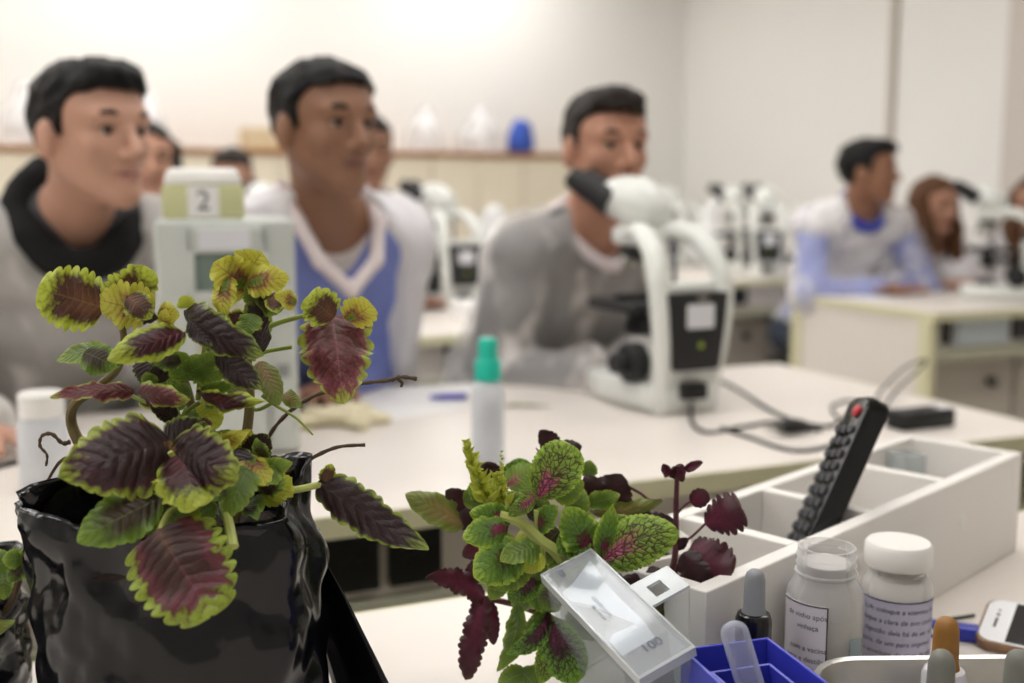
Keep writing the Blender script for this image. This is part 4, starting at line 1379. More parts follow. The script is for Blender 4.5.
VIEW = Vector((0, 0, CAMZ))
def leaf(parent, b, e, Yb, Ye, wpx, pal, roll=0, bend=0.12, cup=0.15, ruf=0.04, N=9, tooth=0.10, twist=0, seed=None, shape=(0.5, 0.72), side=0.0, curl=0.0):
    """b, e: pixels of the blade's base and tip; Yb, Ye: their depth; wpx: seen width in pixels; roll turns the blade about its midrib."""
    rs = random.Random(seed if seed is not None else hash((b, e)) & 0xffff)
    A, Z_ = at(b[0], b[1], Y=Yb), at(e[0], e[1], Y=Ye)
    ax = Z_ - A
    Ln = ax.length
    ax.normalize()
    mid = (A + Z_) / 2
    vd = (VIEW - mid).normalized()
    n = (vd - ax * vd.dot(ax)).normalized()
    n = Matrix.Rotation(R(roll), 3, ax) @ n
    sd = ax.cross(n)
    Wd = wpx * mid.y / FPX / max(0.3, abs(math.cos(R(roll)))) / 2
    nt, nw = (96 if N > 9 else 72), 12
    p, q = shape
    tm = p / (p + q)
    nrm = tm ** p * (1 - tm) ** q
    verts, uvs = [], []
    ph1, ph2 = rs.random() * 6.3, rs.random() * 6.3
    for i in range(nt + 1):
        t = i / nt
        tt = min(max(t, 1e-4), 1 - 1e-4)
        prof = (tt ** p) * ((1 - tt) ** q) / nrm
        cren = 1 + tooth * (abs(math.sin(PI * N * tt)) ** 0.6 - 0.7)
        tw = R(twist) * (t - 0.5)
        nn = n * math.cos(tw) + sd * math.sin(tw)
        ss = sd * math.cos(tw) - n * math.sin(tw)
        ctr = A + ax * (Ln * t) + n * (bend * Ln * 4 * t * (1 - t)) + sd * (side * Ln * 4 * t * (1 - t)) - n * (curl * Ln * max(0, t - 0.5) ** 2 * 4)
        for j in range(nw + 1):
            wv = j / nw * 2 - 1
            edge = abs(wv)
            wid = Wd * prof * (1 + (cren - 1) * edge ** 4)
            slant = 0.0
            z = -cup * Wd * edge ** 2 * prof + ruf * Ln * edge ** 2.5 * math.sin(2 * PI * N * 0.36 * t + ph1 + (1.7 if wv > 0 else 0)) * prof
            z += 0.005 * Ln * prof * abs(math.sin(PI * (N * t - 1.7 * edge))) * (1 - edge ** 4)
            z += 0.022 * Ln * edge * math.sin(9 * t + ph1 * 2 + 3 * wv)
            z += 0.02 * Ln * math.sin(5 * t + ph2 + 2 * wv)
            verts.append(ctr + ss * (wv * wid) + nn * z + ax * slant - parent.location)
            uvs.append((t, (wv + 1) / 2))
    faces = []
    for i in range(nt):
        for j in range(nw):
            a0 = i * (nw + 1) + j
            faces.append((a0, a0 + 1, a0 + nw + 2, a0 + nw + 1))
    me = bpy.data.meshes.new('leaf')
    me.from_pydata([tuple(v) for v in verts], [], faces)
    ul = me.uv_layers.new(name='UVMap')
    fl = np.array(faces).ravel()
    ul.data.foreach_set('uv', np.array(uvs, np.float32)[fl].ravel())
    return finish('leaf', me, LM[pal], parent)

def stalk(parent, name, pix, Ys, r0, r1, m, sub=5, knobby=0.0):
    n = len(pix)
    if not isinstance(Ys, (list, tuple)):
        Ys = [Ys] * n
    if len(Ys) == 2 and n > 2:
        Ys = [Ys[0] + (Ys[1] - Ys[0]) * i / (n - 1) for i in range(n)]
    pts = [at(x, y, Y=Y) - parent.location for (x, y), Y in zip(pix, Ys)]
    pts = smooth_path(pts, sub)
    k = len(pts)
    rr = [(r0 + (r1 - r0) * i / (k - 1)) * (1 + knobby * math.sin(i * 1.9) ** 3) for i in range(k)]
    bm = bmesh.new()
    bm_tube(bm, pts, rr, 8)
    return obj(name, bm, m, parent, True)

# ------------------------------------------------------------------ black nursery bags
def bagmat():
    t = NT('black_polythene')
    co = t.obco()
    n = t.noise(co, 8, 4, 0.5)
    t.b.inputs['Base Color'].default_value = (0.004, 0.004, 0.006, 1)
    t.b.inputs['Roughness'].default_value = 0.16
    t.b.inputs['Specular IOR Level'].default_value = 0.38
    t.bump(n, 0.45, 0.012)
    return t.m
M_bag = bagmat()
M_soil = mat('dark_soil', '#2a1c14', 0.95, var=0.35, scale=60, bump=1.0, bscale=120)

def bag_mesh(Rb, Hb, seed, lip, squash=1.0, nphi=120, nz=46):
    """A gusseted polythene bag: crumpled wall, uneven rim folded over into the mouth. lip(phi) -> (extra radius, extra height)."""
    rs = np.random.RandomState(seed)
    waves = [(rs.randint(2, 9), rs.uniform(0, 6.28), rs.uniform(-14, 14), rs.uniform(0.3, 1.0)) for _ in range(9)]
    def crum(phi, f):
        s = 0
        for k, ph, kz, a in waves:
            w = math.sin(k * phi + ph + kz * f)
            s += a * (1 - abs(w)) ** 2 / k ** 0.6
        return s
    V = []
    rings = nz + 10
    for i in range(rings):
        for k in range(nphi):
            phi = 2 * PI * k / nphi
            dr, dh = lip(phi)
            if i < nz:
                f = i / (nz - 1)
                r = Rb * (0.97 + 0.05 * math.sin(PI * f)) + dr * f ** 3
                r += 0.0045 * (crum(phi, f) - 1.2) * (0.5 + f)
                r += 0.003 * math.sin(19 * f + 3 * math.sin(2 * phi)) * f
                for kz, kp, p0, am in ((11, 2, 0.3, .0035), (-15, 3, 1.7, .003), (23, 5, 4.0, .002), (-8, 1, 2.2, .004)):
                    r += am * (abs(math.sin(kz * f * 0.6 + kp * phi + p0)) - 0.6) * min(1, 3 * f)
                z = Hb * f + dh * f ** 2
                if f < 0.03:
                    r *= 0.96
            else:
                g = (i - nz + 1) / 10
                r = Rb * 1.02 + dr + 0.0045 * (crum(phi, 1.0) - 1.2) * 1.5 - 0.004 - 0.008 * g
                z = Hb + dh + 0.003 * math.sin(PI * g) - (0.045 + dh * 0.6) * g
            sq = 1 + (squash - 1) * 1
            V.append((r * math.cos(phi), r * math.sin(phi) * sq, z))
    F = []
    for i in range(rings - 1):
        for k in range(nphi):
            F.append((i * nphi + k, i * nphi + (k + 1) % nphi, (i + 1) * nphi + (k + 1) % nphi, (i + 1) * nphi + k))
    F.append(tuple(range(nphi))[::-1])
    me = bpy.data.meshes.new('grow_bag')
    me.from_pydata(V, [], F)
    return me

# ------------------------------------------------------------------ the coleus in the black bag at left
def gauss(phi, c, w):
    d = (phi - c + PI) % (2 * PI) - PI
    return math.exp(-(d / w) ** 2)

def grow_bag_plant(label, px, Y, Rb, Hb, seed, lip, squash):
    c = at(px, 600, Y=Y)
    t = thing('potted_coleus', label, 'plant', (c.x, Y, TZ), 0, 'potted coleus plants')
    bg = finish('grow_bag', bag_mesh(Rb, Hb, seed, lip, squash), M_bag, t)
    bm = bmesh.new()
    rs = random.Random(seed)
    n = 22
    rings = []
    for i in range(n + 1):
        r = (Rb * 0.95) * i / n
        rings.append([bm.verts.new((r * math.cos(2 * PI * k / 48), r * math.sin(2 * PI * k / 48) * squash, Hb - 0.032 + 0.012 * (1 - (i / n) ** 2) + rs.uniform(-0.003, 0.003))) for k in range(48)])
    for i in range(n):
        for k in range(48):
            bm.faces.new((rings[i][k], rings[i][(k + 1) % 48], rings[i + 1][(k + 1) % 48], rings[i + 1][k]))
    bmesh.ops.remove_doubles(bm, verts=bm.verts, dist=0.0001)
    obj('soil', bm, M_soil, t, True)
    return t, bg

lipA = lambda p: (0.020 * gauss(p, PI, 0.5) - 0.010 * gauss(p, 0.2, 0.7) + 0.004 * math.sin(7 * p), 0.004 * gauss(p, PI, 0.5) + 0.022 * gauss(p, 0.5, 0.6) - 0.006 * gauss(p, -1.2, 0.5) + 0.003 * math.sin(5 * p + 1))
PA, bag = grow_bag_plant('maroon and lime coleus in a black plastic grow bag, large at left', 186, 0.70, 0.095, 0.183, 7, lipA, 0.82)
# loose side flap of the bag hanging over to the bench at right
fl = [at(318, 552, Y=0.72), at(338, 590, Y=0.72), at(362, 640, Y=0.715), at(392, 700, Y=0.70)]
V_, F_ = [], []
fp = smooth_path(fl, 8)
for i, q in enumerate(fp):
    f = i / (len(fp) - 1)
    for j in range(9):
        g = j / 8
        V_.append(tuple(q + Vector((-0.045 * g * (0.4 + 0.6 * f), 0.035 * g, -0.02 * g + 0.006 * math.sin(PI * g * 2 + 2 * f) - (0.0 if f < 0.98 else 0))) - PA.location))
for i in range(len(fp) - 1):
    for j in range(8):
        F_.append((i * 9 + j, i * 9 + j + 1, (i + 1) * 9 + j + 1, (i + 1) * 9 + j))
me = bpy.data.meshes.new('bag_flap')
me.from_pydata(V_, [], F_)
o = finish('bag_flap', me, M_bag, PA)
sm = o.modifiers.new('thick', 'SOLIDIFY')
sm.thickness = 0.0012

A_ = PA
# woody stems and petioles
stalk(A_, 'stem', [(228, 545), (238, 500), (246, 440), (250, 395), (246, 350)], [0.70, 0.71, 0.72, 0.72, 0.72], 0.0042, 0.003, M_stem2)
stalk(A_, 'stem', [(200, 520), (196, 460), (192, 410), (180, 370), (160, 340)], [0.70, 0.72, 0.72, 0.71, 0.70], 0.004, 0.0024, M_stem2)
stalk(A_, 'stem', [(120, 500), (92, 460), (78, 440), (71, 420), (76, 403), (100, 385), (118, 368), (124, 340), (118, 312)], [0.72, 0.73, 0.73, 0.73, 0.72, 0.72, 0.72, 0.71, 0.70], 0.0045, 0.002, M_stem2)
stalk(A_, 'stem', [(196, 455), (176, 410), (168, 395), (164, 370)], 0.70, 0.002, 0.0016, M_stem)
stalk(A_, 'petiole', [(270, 326), (284, 321), (306, 316), (326, 318)], 0.71, 0.0018, 0.0016, M_stem)
stalk(A_, 'petiole', [(252, 360), (262, 340), (270, 326), (266, 300)], 0.72, 0.0024, 0.0016, M_stem)
stalk(A_, 'petiole', [(252, 356), (268, 351), (292, 347)], 0.72, 0.0017, 0.0014, M_stem)
stalk(A_, 'petiole', [(180, 425), (160, 408), (140, 400), (126, 392)], 0.69, 0.0016, 0.0014, M_stem)
stalk(A_, 'petiole', [(178, 424), (186, 412), (200, 402)], 0.69, 0.0016, 0.0012, M_stem)
stalk(A_, 'petiole', [(252, 505), (275, 493), (300, 489), (322, 484)], [0.68, 0.68, 0.68, 0.68], 0.0026, 0.0022, M_limes)
stalk(A_, 'petiole', [(222, 500), (228, 520), (233, 547)], [0.65, 0.63, 0.615], 0.0026, 0.0034, M_limes)
stalk(A_, 'petiole', [(215, 506), (190, 505), (170, 512), (160, 530)], [0.66, 0.64, 0.625, 0.61], 0.0022, 0.0018, M_limes)
stalk(A_, 'petiole', [(230, 500), (212, 494), (190, 480), (170, 452)], [0.68, 0.66, 0.65, 0.64], 0.002, 0.0018, M_limes)
stalk(A_, 'petiole', [(206, 330), (204, 352), (200, 380), (198, 400)], 0.70, 0.0016, 0.0018, M_stem)
stalk(A_, 'petiole', [(248, 395), (256, 410), (280, 398), (292, 390)], 0.705, 0.0014, 0.0012, M_stem)
stalk(A_, 'twig', [(262, 470), (269, 437), (287, 414), (310, 398), (338, 388), (366, 383), (390, 380), (401, 377), (417, 379)], 0.74, 0.0015, 0.0013, M_twig, 6, 0.25)
stalk(A_, 'twig', [(398, 379), (402, 383), (401, 387)], 0.74, 0.0013, 0.0009, M_twig)
stalk(A_, 'twig', [(262, 485), (291, 471), (314, 457), (338, 447), (365, 445)], 0.73, 0.0016, 0.0012, M_twig, 6, 0.15)
stalk(A_, 'tendril', [(70, 442), (62, 443), (52, 434), (42, 436), (40, 446), (47, 455), (46, 466)], 0.73, 0.0016, 0.0008, M_twig, 6, 0.3)
stalk(A_, 'tendril', [(48, 480), (58, 464), (66, 458)], 0.73, 0.001, 0.0014, M_twig)
stalk(A_, 'tendril', [(262, 395), (275, 405), (296, 418), (313, 435)], 0.68, 0.0014, 0.0006, M_stem)

leavesA = [
 # b, e, Yb, Ye, wpx, palette, keywords
 ((104, 308), (38, 288), .70, .685, 64, 'brn', dict(N=8, tooth=.2, cup=.2, ruf=.09, shape=(.35, .42), bend=.05)),
 ((108, 308), (152, 270), .70, .70, 44, 'brn', dict(N=8, tooth=.2, ruf=.07, shape=(.4, .45), roll=20)),
 ((155, 308), (100, 300), .69, .68, 46, 'yel', dict(N=8, tooth=.2, ruf=.08, shape=(.4, .45), roll=-25)),
 ((128, 296), (152, 318), .675, .67, 30, 'brn', dict(N=6, tooth=.2, ruf=.08)),
 ((158, 312), (180, 316), .69, .68, 24, 'yel', dict(N=6, tooth=.2)),
 ((184, 332), (108, 360), .68, .64, 36, 'mar', dict(N=8, cup=.35, bend=.10, roll=15)),
 ((122, 362), (56, 356), .71, .70, 26, 'grn', dict(bend=.2, roll=35, N=7, curl=.12)),
 ((84, 352), (116, 368), .69, .69, 34, 'grb', dict(bend=.05, roll=-20, N=7)),
 ((134, 392), (50, 397), .68, .65, 20, 'red', dict(N=9, roll=30, bend=.10, tooth=.16)),
 ((138, 390), (190, 400), .67, .65, 24, 'red', dict(N=7, roll=25, bend=.10, cup=.4)),
 ((150, 352), (150, 388), .70, .69, 32, 'drk', dict(N=7, roll=20, tooth=.14)),
 ((182, 410), (152, 350), .72, .72, 34, 'grn', dict(N=7, roll=10)),
 ((176, 418), (150, 400), .69, .67, 22, 'drk', dict(N=6)),
 ((196, 380), (170, 350), .70, .68, 30, 'grn', dict(N=7, roll=-20)),
 ((186, 372), (218, 352), .69, .68, 26, 'grn', dict(N=7, roll=25, bend=.14)),
 ((250, 290), (214, 262), .70, .685, 44, 'yel', dict(N=6, tooth=.24, ruf=.10, shape=(.35, .4), cup=-.5)),
 ((240, 284), (262, 252), .70, .695, 46, 'yel', dict(N=6, tooth=.24, ruf=.10, shape=(.35, .4), cup=-.5)),
 ((228, 276), (222, 316), .69, .675, 24, 'yel', dict(N=6, tooth=.2, ruf=.08, roll=20, curl=.1)),
 ((246, 284), (290, 278), .69, .68, 32, 'yel', dict(N=6, tooth=.24, ruf=.08, roll=-15)),
 ((262, 300), (248, 282), .705, .69, 30, 'grn', dict(N=6, tooth=.1)),
 ((258, 300), (284, 308), .70, .69, 24, 'grb', dict(N=6, roll=20)),
 ((256, 330), (252, 292), .715, .70, 24, 'oliv', dict(N=6, roll=10)),
 ((186, 310), (264, 356), .69, .66, 40, 'drk', dict(N=9, bend=.16, roll=20, cup=.3, tooth=.12)),
 ((188, 308), (182, 296), .69, .685, 18, 'lime', dict(N=4, tooth=.2)),
 ((190, 318), (212, 346), .68, .665, 24, 'drk', dict(N=6, roll=10, tooth=.14)),
 ((262, 352), (250, 300), .70, .69, 24, 'drk', dict(N=7, roll=30)),
 ((216, 348), (262, 388), .68, .66, 32, 'drk', dict(N=8, bend=.14, roll=20, tooth=.14)),
 ((206, 340), (240, 374), .69, .68, 20, 'grn', dict(N=7, roll=30)),
 ((258, 362), (280, 404), .68, .67, 26, 'oliv', dict(N=7, roll=-15, curl=.06)),
 ((258, 366), (264, 392), .685, .68, 18, 'lime', dict(N=5, tooth=.2)),
 ((196, 392), (266, 400), .68, .65, 18, 'mar', dict(N=8, bend=.12, roll=35)),
 ((200, 392), (236, 380), .69, .68, 16, 'grn', dict(N=8, roll=30)),
 ((284, 394), (302, 408), .69, .68, 16, 'oliv', dict(N=4)),
 ((206, 396), (214, 430), .70, .695, 28, 'lime', dict(N=6, roll=10, shape=(.5, .5))),
 ((332, 314), (344, 404), .705, .675, 74, 'red', dict(N=8, tooth=.22, cup=.6, ruf=.11, shape=(.24, .7), bend=.08)),
 ((334, 318), (308, 296), .70, .685, 40, 'brn', dict(N=6, tooth=.24, ruf=.08, shape=(.4, .4))),
 ((346, 320), (372, 304), .70, .69, 34, 'yel', dict(N=6, tooth=.24, ruf=.06, shape=(.4, .4), roll=20)),
 ((318, 483), (428, 550), .68, .66, 46, 'drk', dict(N=11, tooth=.16, bend=.08, roll=15, shape=(.36, .8), cup=.3)),
 ((324, 484), (332, 464), .68, .675, 18, 'brn', dict(N=4, tooth=.2)),
 ((174, 446), (58, 476), .655, .60, 88, 'big', dict(N=9, tooth=.14, bend=.16, cup=.4, roll=12, shape=(.36, .7), ruf=.05)),
 ((172, 448), (236, 474), .65, .61, 66, 'big', dict(N=9, tooth=.16, bend=.12, cup=.4, roll=12, shape=(.4, .6), ruf=.05)),
 ((178, 452), (198, 508), .645, .605, 66, 'mar', dict(N=8, tooth=.2, bend=.12, cup=.4, roll=-5, shape=(.35, .5), ruf=.08)),
 ((162, 446), (208, 424), .67, .67, 40, 'drk', dict(N=8, bend=.12, roll=-10)),
 ((176, 430), (214, 450), .675, .66, 40, 'drk', dict(N=8, bend=.10, tooth=.14)),
 ((160, 498), (77, 542), .63, .60, 54, 'grb', dict(N=9, bend=.06, roll=15, tooth=.08)),
 ((186, 500), (120, 528), .645, .62, 40, 'grb', dict(N=8, bend=.08, roll=-10)),
 ((158, 530), (212, 616), .61, .585, 104, 'hang', dict(N=8, tooth=.20, bend=.05, cup=.2, roll=5, shape=(.2, .36), ruf=.04)),
 ((170, 512), (205, 540), .63, .615, 44, 'grn', dict(N=8, roll=20)),
 ((215, 505), (180, 522), .64, .625, 34, 'grn', dict(N=7, roll=-15, tooth=.16)),
 ((236, 470), (206, 500), .655, .63, 40, 'grb', dict(N=8, bend=.1, roll=10, tooth=.14)),
 ((238, 448), (240, 498), .67, .645, 36, 'drk', dict(N=8, roll=15, tooth=.16)),
 ((252, 462), (226, 520), .66, .63, 34, 'grn', dict(N=8, roll=10, tooth=.16)),
 ((244, 456), (268, 486), .665, .65, 30, 'yel', dict(N=7, roll=-30, tooth=.2)),
 ((258, 470), (292, 462), .67, .66, 22, 'grn', dict(N=7, bend=.12, roll=15)),
 ((262, 500), (292, 478), .68, .67, 30, 'lime', dict(N=6, tooth=.2)),
 ((266, 494), (276, 464), .67, .66, 30, 'grb', dict(N=7, tooth=.14)),
 ((234, 452), (252, 430), .69, .685, 26, 'yel', dict(N=6, tooth=.2)),
 ((250, 458), (268, 434), .69, .68, 32, 'drk', dict(N=6, tooth=.14)),
 ((212, 452), (232, 430), .68, .675, 24, 'grn', dict(N=7, tooth=.16)),
 ((208, 434), (192, 420), .68, .67, 26, 'red', dict(N=6)),
 ((250, 500), (262, 512), .66, .65, 26, 'grn', dict(N=6)),
 ((152, 388), (146, 372), .68, .67, 18, 'grn', dict(N=6)),
]
for b, e, Yb, Ye, wp, pal, kw in leavesA:
    leaf(PA, b, e, Yb, Ye, wp, pal, **kw)

rs = random.Random(11)
fill = [(150, 345, 'grn'), (170, 362, 'grb'), (205, 372, 'grn'), (226, 362, 'grn'), (180, 392, 'grn'), (214, 402, 'grb'), (236, 396, 'oliv'), (150, 400, 'mar'), (190, 416, 'grn'),
        (212, 440, 'grn'), (228, 456, 'grb'), (242, 474, 'grn'), (256, 480, 'mar'), (270, 474, 'grn'), (282, 484, 'yel'), (262, 450, 'grb'), (236, 488, 'lime'), (214, 486, 'mar'), (222, 512, 'grb'),
        (196, 512, 'grn'), (250, 512, 'grb'), (204, 470, 'grb'), (232, 438, 'yel'), (268, 488, 'grb'), (146, 316, 'drk'), (168, 322, 'yel'), (236, 318, 'mar'), (250, 322, 'grn'), (276, 300, 'brn'), (288, 300, 'yel'),
        (226, 338, 'drk'), (246, 378, 'grn'), (160, 376, 'drk'), (140, 520, 'grn'), (176, 526, 'grn'), (205, 526, 'lime')]
for x, y, pal in fill:
    a = rs.uniform(0, 6.28)
    ln = rs.uniform(20, 34)
    Y = (0.69 if y < 430 else 0.672) + rs.uniform(-.012, .012)
    leaf(PA, (round(x - 0.4 * ln * math.cos(a)), round(y - 0.3 * ln * math.sin(a))), (round(x + 0.6 * ln * math.cos(a)), round(y + 0.5 * ln * math.sin(a))), Y, Y - rs.uniform(0.005, .02),
         ln * rs.uniform(.6, .85), pal, N=rs.randint(5, 7), tooth=.2, ruf=.09, roll=rs.uniform(-30, 30), bend=rs.uniform(.05, .2), seed=x)

# ------------------------------------------------------------------ the second bag plant, cut by the left edge
PC, _ = grow_bag_plant('small green seedling in a black bag, cut by left picture edge', -92, 0.76, 0.081, 0.115, 12, lambda p: (0.004 * math.sin(5 * p), 0.003 * math.sin(4 * p)), 0.9)
stalk(PC, 'stem', [(-20, 628), (4, 612), (14, 596), (20, 575), (24, 556)], [.76, .745, .74, .74, .74], 0.003, 0.002, M_twig)
stalk(PC, 'stem', [(-60, 640), (-40, 600), (-10, 575)], [.76, .755, .75], 0.003, 0.002, M_stem)
for b, e, Yb, Ye, wp, pal, kw in [((24, 558), (2, 560), .74, .73, 22, 'grn', {}), ((22, 560), (34, 548), .74, .735, 16, 'grn', {}), ((12, 556), (-8, 570), .75, .74, 30, 'grn', {}),
                                  ((2, 568), (4, 600), .745, .735, 22, 'grn', {}), ((26, 562), (8, 582), .74, .73, 20, 'grb', {}), ((-10, 575), (-30, 600), .75, .74, 34, 'grn', {}), ((-30, 628), (14, 622), .74, .72, 18, 'oliv', dict(roll=30))]:
    leaf(PC, b, e, Yb, Ye, wp, pal, tooth=.14, N=7, **kw)

# ------------------------------------------------------------------ the coleus in the white pot
c = at(618, 640, Y=0.86)
PB = thing('potted_coleus', 'green and magenta coleus in a white pot behind the clear box', 'plant', (c.x, 0.86, TZ), 0, 'potted coleus plants')
bm = bmesh.new()
bm_lathe(bm, [(0.001, 0), (0.040, 0), (0.044, 0.004), (0.053, 0.085), (0.057, 0.086), (0.058, 0.100), (0.055, 0.101), (0.053, 0.098), (0.049, 0.075), (0.001, 0.075)], 40)
obj('pot', bm, mat('white_pot', '#e6e2da', 0.4), PB, True)
bm = bmesh.new()
bm_lathe(bm, [(0.0505, 0.080), (0.04, 0.084), (0.001, 0.087)], 40, None, True)
obj('soil', bm, M_soil, PB, True)
B_ = PB
stalk(B_, 'stem', [(612, 640), (590, 610), (572, 575), (556, 552), (540, 540), (520, 522), (500, 515)], [.86, .82, .77, .75, .745, .74, .74], 0.0055, 0.0035, M_limes)
stalk(B_, 'stem', [(606, 640), (565, 600), (545, 570), (540, 540), (537, 510)], [.86, .81, .76, .755, .75], 0.004, 0.0025, M_limes)
stalk(B_, 'stem', [(606, 640), (560, 622), (520, 606), (484, 598)], [.86, .80, .775, .765], 0.003, 0.002, M_wstem)
stalk(B_, 'stem', [(606, 640), (570, 630), (545, 612)], [.86, .80, .77], 0.003, 0.002, M_stem)
stalk(B_, 'stem', [(630, 640), (656, 600), (672, 570), (676, 541), (676, 510), (677, 478)], [.86, .82, .78, .78, .78, .78], 0.003, 0.0018, M_wstem)
stalk(B_, 'stem', [(625, 640), (640, 560), (628, 520), (605, 500)], [.86, .82, .82, .82], 0.003, 0.002, M_wstem)
stalk(B_, 'petiole', [(675, 545), (690, 538), (705, 524)], .78, 0.0011, 0.001, M_wstem)
stalk(B_, 'petiole', [(676, 515), (684, 506), (690, 502)], .78, 0.001, 0.0008, M_wstem)
stalk(B_, 'petiole', [(625, 485), (640, 493), (650, 500), (662, 500)], .80, 0.0011, 0.001, M_wstem)
stalk(B_, 'petiole', [(494, 525), (500, 500), (484, 480), (470, 452)], [.745, .75, .755, .76], 0.002, 0.001, M_limes)
stalk(B_, 'petiole', [(510, 520), (504, 490), (501, 462)], [.745, .75, .755], 0.002, 0.001, M_limes)
stalk(B_, 'petiole', [(545, 460), (536, 448)], .80, 0.0008, 0.0005, M_wstem)
stalk(B_, 'petiole', [(688, 600), (676, 580), (680, 560)], .78, 0.0012, 0.001, M_wstem)
stalk(B_, 'petiole', [(576, 628), (560, 655), (540, 664), (520, 676)], [.77, .75, .74, .735], 0.0024, 0.002, M_stem)

